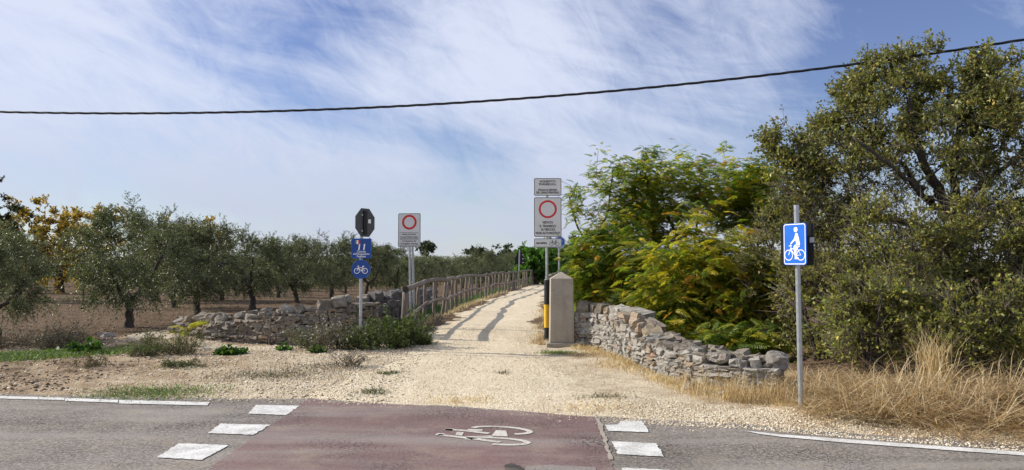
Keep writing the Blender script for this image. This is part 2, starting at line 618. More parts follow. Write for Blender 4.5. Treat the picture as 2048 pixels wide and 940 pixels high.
def stone_mat(name, stops, lichen=(0.46, 0.42, 0.35), dark=(0.055, 0.048, 0.042), lk=0.75):
    m, t, b, o = new_mat(name)
    p = t.n('ShaderNodeNewGeometry').outputs['Position']
    oi = t.n('ShaderNodeObjectInfo')
    c = t.ramp(oi.outputs['Random'], stops)
    n1 = t.noise(p, 9, 7, 0.7, 0.4)
    n2 = t.noise(p, 34, 6, 0.75)
    c = t.mix(t.mapr(n1, 0.52, 0.70, 0, lk), c, lichen)
    c = t.mix(t.mapr(t.noise(p, 15, 7, 0.75), 0.50, 0.68, 0, 0.72), c, dark)
    c = t.mix(t.mapr(n2, 0.35, 0.75, 0.0, 0.55), c, tuple(x * 0.42 for x in lichen))
    c = t.mix(t.mapr(t.noise(p, 4.5, 6, 0.7, 0.6), 0.55, 0.66, 0, 0.5), c, tuple(x * 1.6 for x in dark))
    t.l(c, b.inputs['Base Color'])
    b.inputs['Roughness'].default_value = 0.93
    b.inputs['Specular IOR Level'].default_value = 0.15
    bump(t, b, t.math('ADD', n1, t.math('MULTIPLY', n2, 0.6)), 1.0, 0.05)
    return m


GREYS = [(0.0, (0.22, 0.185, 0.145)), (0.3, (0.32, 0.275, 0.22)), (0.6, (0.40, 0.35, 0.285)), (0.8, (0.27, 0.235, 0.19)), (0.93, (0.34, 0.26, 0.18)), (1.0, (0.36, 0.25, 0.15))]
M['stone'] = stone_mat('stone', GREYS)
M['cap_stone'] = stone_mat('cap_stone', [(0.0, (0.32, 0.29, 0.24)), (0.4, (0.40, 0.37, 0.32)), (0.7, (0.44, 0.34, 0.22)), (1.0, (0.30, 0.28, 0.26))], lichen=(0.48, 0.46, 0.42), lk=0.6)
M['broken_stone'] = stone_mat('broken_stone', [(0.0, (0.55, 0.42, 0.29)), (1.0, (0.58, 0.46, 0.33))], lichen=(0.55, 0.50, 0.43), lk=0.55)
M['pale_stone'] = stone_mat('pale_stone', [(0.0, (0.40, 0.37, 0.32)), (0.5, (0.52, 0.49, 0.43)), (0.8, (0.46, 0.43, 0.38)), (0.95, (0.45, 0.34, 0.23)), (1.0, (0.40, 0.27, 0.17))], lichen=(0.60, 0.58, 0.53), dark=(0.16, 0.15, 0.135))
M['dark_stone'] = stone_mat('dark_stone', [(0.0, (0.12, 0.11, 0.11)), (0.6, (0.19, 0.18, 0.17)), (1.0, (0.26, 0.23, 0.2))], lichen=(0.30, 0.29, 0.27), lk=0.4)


def wood_mat(name, c0, c1, stretch=(18, 18, 2.5)):
    m, t, b, o = new_mat(name)
    p = obj_coord(t)
    mp = t.n('ShaderNodeMapping'); t.l(p, mp.inputs[0]); mp.inputs['Scale'].default_value = stretch
    n = t.noise(mp.outputs[0], 1.6, 6, 0.65, 0.5)
    n2 = t.noise(p, 30, 4, 0.7)
    oi = t.n('ShaderNodeObjectInfo')
    c = t.mix(t.mapr(n, 0.35, 0.68), c0, c1)
    c = t.mix(t.mapr(oi.outputs['Random'], 0, 1, 0, 0.4), c, tuple(x * 0.55 for x in c0))
    c = t.mix(t.mapr(n2, 0.55, 0.75, 0, 0.6), c, tuple(x * 0.4 for x in c0))
    t.l(c, b.inputs['Base Color'])
    b.inputs['Roughness'].default_value = 0.9
    b.inputs['Specular IOR Level'].default_value = 0.15
    bump(t, b, n, 0.7, 0.02)
    return m


M['wood'] = wood_mat('fence_wood', (0.15, 0.123, 0.10), (0.32, 0.275, 0.235))
M['end_grain'] = flat_mat('end_grain', (0.05, 0.04, 0.035), 0.9)
M['bark'] = wood_mat('olive_bark', (0.055, 0.045, 0.037), (0.12, 0.10, 0.085), (10, 10, 3))
M['grey_bark'] = wood_mat('grey_bark', (0.045, 0.038, 0.033), (0.10, 0.088, 0.077), (14, 14, 5))
M['dead_twig'] = wood_mat('dead_twig', (0.14, 0.115, 0.09), (0.27, 0.23, 0.185), (14, 14, 5))
M['stem'] = wood_mat('stem', (0.10, 0.075, 0.05), (0.19, 0.15, 0.10), (14, 14, 5))
M['galv'] = flat_mat('galvanised_steel', (0.42, 0.44, 0.46), 0.42, 0.75, 0.16, 22)
M['sign_white'] = flat_mat('sign_white', (0.70, 0.70, 0.70), 0.45, 0, 0.05, 6, dirt=(0.55, 0.54, 0.52))
M['sign_red'] = flat_mat('sign_red', (0.62, 0.03, 0.025), 0.45, 0, 0.08)
M['sign_blue'] = flat_mat('sign_blue', (0.012, 0.06, 0.27), 0.4, 0, 0.10)
M['bright_blue'] = flat_mat('bright_blue', (0.008, 0.135, 0.62), 0.4, 0, 0.06)
M['sign_black'] = flat_mat('sign_black', (0.018, 0.018, 0.02), 0.5, 0, 0.1)
M['sign_back'] = flat_mat('sign_back', (0.075, 0.08, 0.085), 0.55, 0.15, 0.15, 5)
M['black_back'] = flat_mat('black_back', (0.012, 0.012, 0.014), 0.6, 0.0, 0.1, 5)
M['print_white'] = flat_mat('print_white', (0.82, 0.83, 0.85), 0.45, 0, 0.03)
M['flag_green'] = flat_mat('flag_green', (0.10, 0.18, 0.16), 0.45)
M['yellow_paint'] = flat_mat('yellow_paint', (0.75, 0.46, 0.025), 0.5, 0, 0.08, 14, dirt=(0.4, 0.28, 0.06))
M['black_paint'] = flat_mat('black_paint', (0.02, 0.02, 0.022), 0.5, 0, 0.2, 14, dirt=(0.06, 0.055, 0.05))
M['cable'] = flat_mat('cable_black', (0.014, 0.014, 0.016), 0.55)
M['plastic_grey'] = flat_mat('plastic_grey', (0.55, 0.56, 0.56), 0.5)

m, t, b, o = new_mat('concrete')
p = obj_coord(t)
n1, n2 = t.noise(p, 3.0, 6, 0.65), t.noise(p, 60, 5, 0.75)
c = t.mix(t.mapr(n1, 0.3, 0.7), (0.335, 0.295, 0.235), (0.46, 0.41, 0.335))
c = t.mix(t.mapr(n2, 0.4, 0.75, 0, 0.5), c, (0.24, 0.21, 0.18))
mp = t.n('ShaderNodeMapping'); t.l(p, mp.inputs[0]); mp.inputs['Scale'].default_value = (9, 9, 0.9)
c = t.mix(t.mapr(t.noise(mp.outputs[0], 1.2, 5, 0.6), 0.52, 0.75, 0, 0.45), c, (0.19, 0.17, 0.15))
sz_ = t.n('ShaderNodeSeparateXYZ'); t.l(p, sz_.inputs[0])
dirt = t.math('ADD', t.mapr(sz_.outputs[2], 0.0, 0.35, 0.55, 0.0), t.mapr(t.noise(p, 11, 6, 0.7), 0.4, 0.75, -.2, .4))
c = t.mix(t.math('MAXIMUM', dirt, 0.0), c, (0.20, 0.17, 0.135))
c = t.mix(t.mapr(t.voro(p, 26).outputs['Distance'], 0.05, 0.16, 0.35, 0.0), c, (0.12, 0.11, 0.10))
t.l(c, b.inputs['Base Color'])
b.inputs['Roughness'].default_value = 0.92
b.inputs['Specular IOR Level'].default_value = 0.15
bump(t, b, t.math('ADD', n2, n1), 0.5, 0.006)
M['concrete'] = m
M['engraved'] = flat_mat('engraved', (0.40, 0.37, 0.33), 0.95, 0, 0.1)


def leaf_mat(name, stops, trans=0.35, rough=0.5, back=None, spec=0.35, objcol=False, k=1.0, tint=(1.25, 1.35, 0.7)):
    stops = [(p_, tuple(min(.9, x * k) for x in c_)) for p_, c_ in stops]
    m = bpy.data.materials.new(name)
    m.use_nodes = True
    t = NT(m.node_tree)
    o = t.n('ShaderNodeOutputMaterial')
    b = t.n('ShaderNodeBsdfPrincipled')
    at = t.n('ShaderNodeAttribute'); at.attribute_name = 'rnd'
    c = t.ramp(at.outputs['Fac'], stops)
    if objcol:
        oi = t.n('ShaderNodeObjectInfo')
        c = t.mix(1.0, c, oi.outputs['Color'], 'MULTIPLY')
    else:
        oi = t.n('ShaderNodeObjectInfo')
        h = t.n('ShaderNodeHueSaturation')
        t.l(t.mapr(oi.outputs['Random'], 0, 1, 0.485, 0.512), h.inputs['Hue'])
        t.l(t.mapr(oi.outputs['Random'], 0, 1, 0.82, 1.18), h.inputs['Value'])
        t.l(c, h.inputs['Color'])
        c = h.outputs[0]
    if back:
        g = t.n('ShaderNodeNewGeometry')
        c = t.mix(t.math('MULTIPLY', g.outputs['Backfacing'], 0.7), c, back)
    t.l(c, b.inputs['Base Color'])
    b.inputs['Roughness'].default_value = rough
    b.inputs['Specular IOR Level'].default_value = spec
    tr = t.n('ShaderNodeBsdfTranslucent')
    t.l(t.mix(1.0, c, tint, 'MULTIPLY'), tr.inputs[0])
    mx = t.n('ShaderNodeMixShader')
    mx.inputs[0].default_value = trans
    t.l(b.outputs[0], mx.inputs[1]); t.l(tr.outputs[0], mx.inputs[2])
    t.l(mx.outputs[0], o.inputs[0])
    return m


M['olive'] = leaf_mat('olive_leaf', [(0, (0.030, 0.042, 0.014)), (0.5, (0.066, 0.082, 0.026)), (0.85, (0.115, 0.128, 0.046)), (1, (0.16, 0.165, 0.085))], 0.28, 0.40, (0.15, 0.165, 0.10), 0.5, k=1.4)
M['yellow_leaf'] = leaf_mat('yellow_leaf', [(0, (0.05, 0.06, 0.02)), (0.35, (0.15, 0.10, 0.028)), (0.7, (0.30, 0.17, 0.035)), (1, (0.46, 0.27, 0.045))], 0.45, k=1.45)
M['dark_leaf'] = leaf_mat('dark_leaf', [(0, (0.025, 0.035, 0.012)), (0.6, (0.05, 0.062, 0.02)), (1, (0.09, 0.085, 0.03))], 0.25)
M['pear'] = leaf_mat('pear_leaf', [(0, (0.040, 0.050, 0.016)), (0.45, (0.080, 0.090, 0.026)), (0.8, (0.125, 0.120, 0.035)), (0.94, (0.22, 0.19, 0.06)), (1, (0.26, 0.14, 0.04))], 0.3, 0.38, (0.20, 0.185, 0.06), 0.30, k=1.85)
M['shrub'] = leaf_mat('shrub_leaf', [(0, (0.045, 0.06, 0.015)), (0.5, (0.10, 0.115, 0.028)), (0.88, (0.17, 0.16, 0.04)), (1, (0.30, 0.22, 0.05))], 0.35, 0.42, (0.23, 0.22, 0.06), 0.28, k=2.05)
M['pinnate'] = leaf_mat('pinnate_leaf', [(0, (0.9, 0.9, 0.9)), (1, (1.75, 1.75, 1.75))], 0.52, 0.45, None, 0.35, objcol=True)
M['pinnate_mass'] = leaf_mat('pinnate_mass', [(0, (0.05, 0.09, 0.014)), (0.5, (0.10, 0.15, 0.020)), (0.8, (0.22, 0.22, 0.026)), (0.95, (0.42, 0.33, 0.03)), (1, (0.42, 0.21, 0.035))], 0.52, k=1.8)
M['weed'] = leaf_mat('weed_leaf', [(0, (0.035, 0.055, 0.015)), (0.6, (0.07, 0.095, 0.026)), (1, (0.13, 0.135, 0.05))], 0.3, k=1.25)
M['fresh'] = leaf_mat('fresh_leaf', [(0, (0.035, 0.085, 0.012)), (0.6, (0.06, 0.14, 0.02)), (1, (0.11, 0.20, 0.035))], 0.35)
M['green_tree'] = leaf_mat('green_tree_leaf', [(0, (0.04, 0.09, 0.016)), (0.6, (0.08, 0.155, 0.026)), (1, (0.13, 0.21, 0.04))], 0.4)
M['grey_flower'] = leaf_mat('grey_flower', [(0, (0.11, 0.09, 0.08)), (0.6, (0.22, 0.19, 0.18)), (1, (0.38, 0.34, 0.36))], 0.2)
M['straw'] = leaf_mat('straw', [(0, (0.17, 0.115, 0.055)), (0.3, (0.32, 0.24, 0.13)), (0.6, (0.45, 0.36, 0.205)), (0.85, (0.58, 0.49, 0.33)), (1, (0.68, 0.59, 0.40))], 0.42, 0.6, None, 0.2, k=1.45, tint=(1.1, 1.0, 0.78))
M['brown_weed'] = leaf_mat('brown_weed', [(0, (0.07, 0.05, 0.03)), (0.5, (0.14, 0.11, 0.06)), (0.8, (0.10, 0.11, 0.045)), (1, (0.26, 0.21, 0.13))], 0.2, k=1.2)
M['grass'] = leaf_mat('grass_blade', [(0, (0.035, 0.075, 0.012)), (0.6, (0.07, 0.125, 0.022)), (1, (0.15, 0.17, 0.05))], 0.4, k=1.6)
M['pine'] = leaf_mat('far_leaf', [(0, (0.03, 0.042, 0.02)), (1, (0.07, 0.085, 0.04))], 0.2, k=1.5)

# ------------------------------------------------------------------ ground, road, path


def axis(stops):
    """list of (position, spacing to next)"""
    xs = []
    for (a, s), (b_, _) in zip(stops, stops[1:]):
        n = max(1, int(round((b_ - a) / s)))
        xs += list(np.linspace(a, b_, n, endpoint=False))
    xs.append(stops[-1][0])
    return np.array(xs)


def grid_mesh(name, xs, ys, zf, mat, smooth=True):
    X, Y = np.meshgrid(xs, ys)
    Z = zf(X, Y)
    V = np.stack([X.ravel(), Y.ravel(), Z.ravel()], 1)
    nx, ny = len(xs), len(ys)
    i = np.arange(nx * ny).reshape(ny, nx)
    Fc = np.stack([i[:-1, :-1].ravel(), i[:-1, 1:].ravel(), i[1:, 1:].ravel(), i[1:, :-1].ravel()], 1)
    return npmesh(name, V, Fc, mat, smooth=smooth), X.ravel(), Y.ravel()


xs = axis([(-2500, 300), (-400, 40), (-90, 5), (-25, 0.6), (-11, 0.09), (6.5, 0.35), (14, 3), (60, 30), (400, 300), (2500, 1)])
ys = axis([(-400, 60), (-40, 4), (0, 0.8), (6.0, 0.08), (17.5, 0.25), (30, 1.2), (80, 6), (320, 40), (1000, 200), (3000, 1)])
me, gx, gy = grid_mesh('ground', xs, ys, gz, M['ground'])
d = gy - edge(gx)
gravel = np.clip(1.25 * (1 - sstep(d, 0.3, 1.6)) * sstep(d, -1.0, 0.0), 0, 1)
verge = (1 - sstep(gy, 15.2, 16.2)) * (1 - sstep(gx, 3.6, 4.4)) * sstep(d, -1, 0.3)
dist_l = np.clip((pl(gy) - gx) / 4.5, 0, 1)
gravel = np.maximum(gravel * (0.72 - 0.2 * sstep(-gx, 3.2, 6.5)), verge * (0.80 - 0.42 * dist_l))
gravel = np.maximum(gravel, 1.1 * np.exp(-(((gx + 7.4) / 0.9) ** 2 + ((gy - 15.6) / 0.6) ** 2)))
gravel = np.maximum(gravel, 1.0 * np.exp(-(((gx + 5.2) / 2.2) ** 2 + ((gy - 14.6) / 0.6) ** 2)))
gravel = np.maximum(gravel, 0.8 * (d < -6.5))
gravel = gravel * (1 - 0.85 * sstep(gx, 4.6, 5.6) * sstep(d, 0.6, 1.0))
a = me.attributes.new('gravel', 'FLOAT', 'POINT')
a.data.foreach_set('value', gravel.astype(np.float32))
green = 0.9 * np.exp(-(((gx + 9.3) / 1.6) ** 2 + ((gy - 12.9 - .55 * (gx + 8.4)) / 0.6) ** 2))
green = np.maximum(green, 0.6 * np.exp(-(((gx - (pl(gy) - 1.3)) / 0.7) ** 2)) * sstep(gy, 18, 20) * (1 - sstep(gy, 60, 66)))
a = me.attributes.new('green', 'FLOAT', 'POINT')
a.data.foreach_set('value', green.astype(np.float32))
tag(link('ground', me), kind='structure')

# road sheet following the kerbless edge
rx = axis([(-90, 3), (-20, 0.5), (-8, 0.12), (8, 0.5), (20, 3), (90, 1)])
ROADW = 7.4
V, Fc = [], []
nr = 14
for i, x in enumerate(rx):
    e = float(edge(x)) + 0.25 + 0.05 * float(bumps(x, 0.0, 1.5))
    for j in range(nr + 1):
        V.append((x, e - ROADW * j / nr, 0.0))
for i in range(len(rx) - 1):
    for j in range(nr):
        a0 = i * (nr + 1) + j
        Fc.append((a0, a0 + 1, a0 + nr + 2, a0 + nr + 1))
tag(link('road', npmesh('road', V, Fc, M['asphalt'])), kind='structure')


def sheet(name, pts, z, mat, rng=None, jag=0.0, per=0.06, kind='structure'):
    """flat patch on the road from a world outline, with a ragged edge"""
    pts = [Vector((p[0], p[1])) for p in pts]
    outl = []
    for i, p in enumerate(pts):
        q = pts[(i + 1) % len(pts)]
        n = max(1, int((q - p).length / per)) if jag else 1
        for k in range(n):
            r = p.lerp(q, k / n)
            if jag and k:
                r = r + Vector((rng.uniform(-jag, jag), rng.uniform(-jag, jag)))
            outl.append((r.x, r.y, z))
    me = bpy.data.meshes.new(name)
    me.from_pydata(outl, [], [tuple(range(len(outl)))])
    me.update()
    if me.polygons[0].normal.z < 0:
        me.flip_normals()
    me.materials.append(mat)
    o = link(name, me)
    if kind: o['kind'] = kind
    return o


rg = random.Random(11)


def px(*uv): return [P(u, v) for u, v in uv]


def red_outline():
    l0, l1 = P(618, 796), P(400, 952)
    r0, r1 = P(1188, 834), P(1236, 958)
    dl, dr = (l1 - l0), (r1 - r0)
    top = [Vector((x, float(edge(x)) + 0.12, 0)) for x in np.linspace(r0.x, l0.x, 12)]
    return [l0, l0 + dl * 2.6, r0 + dr * 2.6] + top[:-1]


sheet('cycle_crossing', red_outline(), 0.004, M['red_asphalt'], rg, 0.012, 0.08)
MARKS = [[(513, 811), (600, 812.5), (572, 831), (496, 828.5)], [(441, 848.5), (541, 851), (507, 871), (416, 867.5)], [(358, 888), (456, 892), (404, 921.5), (314, 916)],
         [(1210, 851), (1236, 850.5), (1242, 843), (1285, 843), (1297, 866), (1216, 863)], [(1224, 884), (1313, 888), (1328, 915), (1236, 910)], [(1243, 937), (1340, 942), (1358, 972), (1256, 966)]]
for q in MARKS:
    sheet('crossing_dash', px(*q), 0.008, M['road_paint'], rg, 0.011, 0.04)
# edge lines, painted in lengths that do not quite meet
def far_l(x): return float(edge(x)) - 0.16
for q in ([(-5, 793), (128, 796.5), (128, 801.5), (-5, 798)], [(130, 797), (236, 801), (236, 806.5), (130, 803)], [(238, 801), (420, 805.5), (415, 812), (238, 808)]):
    sheet('edge_line', px(*q), 0.008, M['road_paint'], rg, 0.005, 0.08)
a0, a1 = P(-5, 793), P(-5, 798)
sheet('edge_line', [a0, a1, Vector((-40, a1.y + 2.6, 0)), Vector((-40, a0.y + 2.6, 0))], 0.008, M['road_paint'])
sheet('edge_line', px((1490, 863), (1560, 870), (1700, 880.5), (1860, 892), (2060, 906), (2060, 913.5), (1860, 899), (1700, 887.5), (1560, 875), (1520, 869.5)), 0.008, M['road_paint'], rg, 0.006, 0.08)
a0, a1 = P(2060, 906), P(2060, 913.5)
sheet('edge_line', [a1, a0, Vector((15, 0.75, 0)), Vector((15, 0.62, 0))], 0.008, M['road_paint'])
sheet('seam_strip', px((1192, 838), (1200, 838), (1226, 921), (1219, 921)), 0.008, M['seam'], rg, 0.014, 0.06)
sheet('road_patch', px((1052, 934), (1100, 931), (1190, 936), (1205, 975), (1040, 975)), 0.008, M['patch'], rg, 0.012, 0.06)
sheet('pothole', px((1008, 933), (1022, 929), (1040, 934), (1050, 941), (1035, 947), (1012, 943)), 0.012, M['dark_tar'], rg, 0.012, 0.03)

# painted bicycle, worn, lying on its side on the red strip: traced pieces
bike = MB()


def ground_band(pts, wpx, closed=False):
    W3 = [P(u, v) for u, v in pts]
    n = len(W3)
    vs, fs = [], []
    for i in range(n):
        tt = (W3[min(i + 1, n - 1)] - W3[max(i - 1, 0)]) if not closed else (W3[(i + 1) % n] - W3[i - 1])
        tt.normalize()
        q = Vector((-tt.y, tt.x, 0)) * wpx
        vs += [W3[i] + q, W3[i] - q]
    vs = [(x, y, 0.009) for x, y, z in vs]
    for i in range(n if closed else n - 1):
        j = (i + 1) % n
        fs.append((2 * i, 2 * j, 2 * j + 1, 2 * i + 1))
    bike.add(vs, fs)


def el(cx, cy, rx_, ry_, a0, a1, n=26, tilt=0.0):
    r = []
    for i in range(n + 1):
        q = math.radians(a0 + (a1 - a0) * i / n)
        x, y = math.cos(q) * rx_, math.sin(q) * ry_
        r.append((cx + x, cy + y + tilt * x))
    return r


ground_band(el(1002, 862, 58, 7, -165, 62, 30, 0.055), 0.032)
ground_band(el(995, 884, 60, 6.5, -178, 100, 30, 0.05), 0.032)
ground_band([(890, 860), (932, 863), (978, 868.5)], 0.032)
ground_band([(876, 871), (940, 878), (1000, 886)], 0.032)
ground_band([(932, 876), (970, 874.5), (985, 874)], 0.028)
ground_band([(935, 861), (965, 862)], 0.034)
ground_band([(872, 870), (888, 870.5)], 0.045)
ground_band([(890, 860), (906, 860.5)], 0.045)
for q in ([(913, 865), (928, 866), (924, 873), (911, 872)], [(992, 862), (1012, 863), (1016, 874.5), (982, 874)]):
    W3 = [P(u, v) for u, v in q]
    bike.add([(p.x, p.y, 0.009) for p in W3], [(3, 2, 1, 0)])
tag(bike.build('bicycle_marking', M['worn_paint']), kind='structure')

# gravel path sheet
py = axis([(7.2, 0.07), (16.5, 0.15), (30, 0.5), (80, 1)])
T = np.linspace(-1, 1, 61)
V = []
for y in py:
    l, r = float(pl(y)), float(pr(y))
    l, r = l - 0.35, r + 0.35
    for q in T:
        x = (l + r) / 2 + (r - l) / 2 * q
        V.append((x, y, q))
V = np.array(V)
prof = 0.035 * (1 - 2.6 * np.abs(V[:, 2]) ** 5) + 0.022 * bumps(V[:, 0], V[:, 1], 1.5) * np.clip(np.abs(V[:, 2]) * 1.4, 0.35, 1)
yy = np.minimum(V[:, 1], 90)
V[:, 2] = pz(V[:, 0], yy) - 0.03 + prof - 0.02
nT = len(T)
i = np.arange(len(V)).reshape(len(py), nT)
Fc = np.stack([i[:-1, :-1].ravel(), i[:-1, 1:].ravel(), i[1:, 1:].ravel(), i[1:, :-1].ravel()], 1)
PATH_V = V.copy()
tag(link('gravel_path', npmesh('gravel_path', V, Fc, M['gravel'], smooth=True)), kind='structure')


def surf(x, y):
    """height of whatever lies on top: ground or path"""
    l, r = pl(y) - 0.35, pr(y) + 0.35
    q = (x - (l + r) / 2) / np.maximum((r - l) / 2, 1e-3)
    pr_ = 0.035 * (1 - 2.6 * np.abs(q) ** 5) + 0.022 * bumps(x, y, 1.5) * np.clip(np.abs(q) * 1.4, 0.35, 1)
    zp = np.where((np.abs(q) < 1) & (y > 7.2), pz(x, y) - 0.05 + pr_, -9)
    zr = np.where((y < edge(x) + 0.2), 0.0, -9)
    return np.maximum(np.maximum(gz(x, y), zp), zr)


# loose stones
R0 = np.random.RandomState(3)
OCT_V = np.array([(1, 0, 0), (0, 1, 0), (-1, 0, 0), (0, -1, 0), (0, 0, 1), (0, 0, -1)], dtype=float)
OCT_F = np.array([(0, 1, 4), (1, 2, 4), (2, 3, 4), (3, 0, 4), (1, 0, 5), (2, 1, 5), (3, 2, 5), (0, 3, 5)])


def pebbles(name, x, y, size, mat, sink=0.2):
    n = len(x)
    z = surf(x, y) + size * sink
    a = R0.uniform(0, 6.28, n)
    sx, sy, sz = size * R0.uniform(0.8, 1.4, n), size * R0.uniform(0.6, 1.0, n), size * R0.uniform(0.4, 0.8, n)
    Vj = OCT_V[None] * (1 + R0.uniform(-0.3, 0.3, (n, 6, 1)))
    X = Vj[:, :, 0] * sx[:, None] + R0.uniform(-0.2, 0.2, (n, 6)) * size[:, None]
    Y = Vj[:, :, 1] * sy[:, None] + R0.uniform(-0.2, 0.2, (n, 6)) * size[:, None]
    Z = Vj[:, :, 2] * sz[:, None]
    c, s = np.cos(a)[:, None], np.sin(a)[:, None]
    V = np.stack([X * c - Y * s + x[:, None], X * s + Y * c + y[:, None], Z + z[:, None]], 2).reshape(-1, 3)
    Fc = (OCT_F[None] + (np.arange(n) * 6)[:, None, None]).reshape(-1, 3)
    rnd = np.repeat(R0.uniform(0, 1, n), 8)
    return npmesh(name, V, Fc, mat, rnd)


def pebble_mat(name, stops):
    m, t, b, o = new_mat(name)
    at = t.n('ShaderNodeAttribute'); at.attribute_name = 'rnd'
    t.l(t.ramp(at.outputs['Fac'], stops), b.inputs['Base Color'])
    b.inputs['Roughness'].default_value = 0.95
    b.inputs['Specular IOR Level'].default_value = 0.1
    return m


M['pebble'] = pebble_mat('pebble', [(0, (0.26, 0.195, 0.125)), (0.25, (0.52, 0.43, 0.30)), (0.7, (0.72, 0.625, 0.46)), (1, (0.92, 0.86, 0.72))])
M['clod'] = pebble_mat('clod', [(0, (0.10, 0.07, 0.045)), (0.5, (0.22, 0.165, 0.11)), (0.8, (0.38, 0.30, 0.21)), (1, (0.52, 0.45, 0.36))])
n = 48000
y = 7.6 + 11.4 * R0.uniform(0, 1, n) ** 1.35
q = R0.uniform(-1.05, 1.05, n)
x = (pl(y) + pr(y)) / 2 + (pr(y) - pl(y)) / 2 * q
trk = np.exp(-((np.abs(q + .05) - .45) / .16) ** 2) * sstep(y, 10.5, 13)     # compacted wheel tracks carry fewer loose stones
keep = (y > edge(x) - 0.02 - 0.35 * R0.uniform(0, 1, n) ** 3) & (R0.uniform(0, 1, n) > .85 * trk) & (R0.uniform(0, 1, n) < .55 + .5 * bumps(x, y, .8, 3))
x, y = x[keep], y[keep]
tag(link('gravel', pebbles('gravel', x, y, R0.uniform(0.0038, 0.0098, len(x)) * (1 + 0.9 * (R0.uniform(0, 1, len(x)) > 0.96)), M['pebble'])), kind='stuff')
n = 15000
x = R0.uniform(-9.5, -1.5, n); y = R0.uniform(8.9, 16, n)
keep = (y > edge(x) + 0.02) & (R0.uniform(0, 1, n) < 0.12 + 0.55 * np.clip((x + 8.5) / 5.5, 0, 1))
x, y = x[keep], y[keep]
tag(link('verge_gravel', pebbles('verge_gravel', x, y, R0.uniform(0.008, 0.024, len(x)), M['pebble'])), kind='stuff')
n = 16000
x = R0.uniform(-1, 1, n); y = 10 + 35 * R0.uniform(0, 1, n) ** 1.6
x = np.where(y < 16.5, -9.2 + 3.2 * x, -11 * (y / 20) + 9 * x * (y / 20))
keep = (y > edge(x) + 0.2) & (x < pl(y) - 1.0) & ((y > 16) | (R0.uniform(0, 1, n) < .35))
x, y = x[keep], y[keep]
tag(link('soil_litter', pebbles('soil_litter', x, y, R0.uniform(0.012, 0.034, len(x)), M['clod'])), kind='stuff')
n = 5000
x = R0.uniform(1.2, 6.5, n); y = edge(x) + 1.1 * R0.uniform(0, 1, n) ** 1.5
tag(link('shoulder_gravel', pebbles('shoulder_gravel', x, y, R0.uniform(0.006, 0.016, n), M['pebble'])), kind='stuff')

# ------------------------------------------------------------------ dry stone walls
def rock_mesh(name, seed, mat, sq=0.62, jit=0.16, n=2):
    """unit rock (-.5 .. .5): a cube of n x n faces a side, rounded off and knocked about"""
    r = random.Random(seed)
    cuts = [(Vector((r.uniform(-1, 1), r.uniform(-1, 1), r.uniform(-1, 1))).normalized(), r.uniform(.27, .5)) for _ in range(7)]
    vs, idx = [], {}
    for i in range(n + 1):
        for j in range(n + 1):
            for k in range(n + 1):
                if 0 < i < n and 0 < j < n and 0 < k < n: continue
                v = Vector((2 * i / n - 1, 2 * j / n - 1, 2 * k / n - 1))
                v = v.lerp(v.normalized() * 1.15, sq * r.uniform(0.7, 1.0)) * 0.5
                q = jit * (0.5 if n == 2 else 0.22)
                v += Vector((r.uniform(-q, q), r.uniform(-q, q), r.uniform(-q, q)))
                if n > 2:
                    for nn, dd in cuts:                     # broken faces
                        e = v.dot(nn) - dd
                        if e > 0: v = v - nn * e * 0.85
                idx[(i, j, k)] = len(vs)
                vs.append(v)
    fs = []
    for ax_ in range(3):
        for s in (0, n):
            for a_ in range(n):
                for b_ in range(n):
                    q = []
                    for da, db in ((0, 0), (1, 0), (1, 1), (0, 1)):
                        c = [0, 0, 0]
                        c[ax_] = s
                        c[(ax_ + 1) % 3] = a_ + da
                        c[(ax_ + 2) % 3] = b_ + db
                        q.append(idx[tuple(c)])
                    fs.append(tuple(q) if s else tuple(reversed(q)))
    me = bpy.data.meshes.new(name)
    tris = []
    for q in fs:
        if r.random() < 0.5: tris += [(q[0], q[1], q[2]), (q[0], q[2], q[3])]
        else: tris += [(q[1], q[2], q[3]), (q[1], q[3], q[0])]
    me.from_pydata([tuple(v) for v in vs], [], tris)
    me.update()
    me.materials.append(mat)
    return me


ROCK = {k: [rock_mesh('rock', 100 * i + s, M[k], 0.14, 0.25) for s in range(14)] for i, k in enumerate(('stone', 'pale_stone', 'dark_stone'))}
for i, k in enumerate(('cap_stone', 'broken_stone')):
    ROCK[k] = [rock_mesh('cap_rock', 700 + 40 * i + s, M[k], 0.42, 0.34, 4) for s in range(10)]


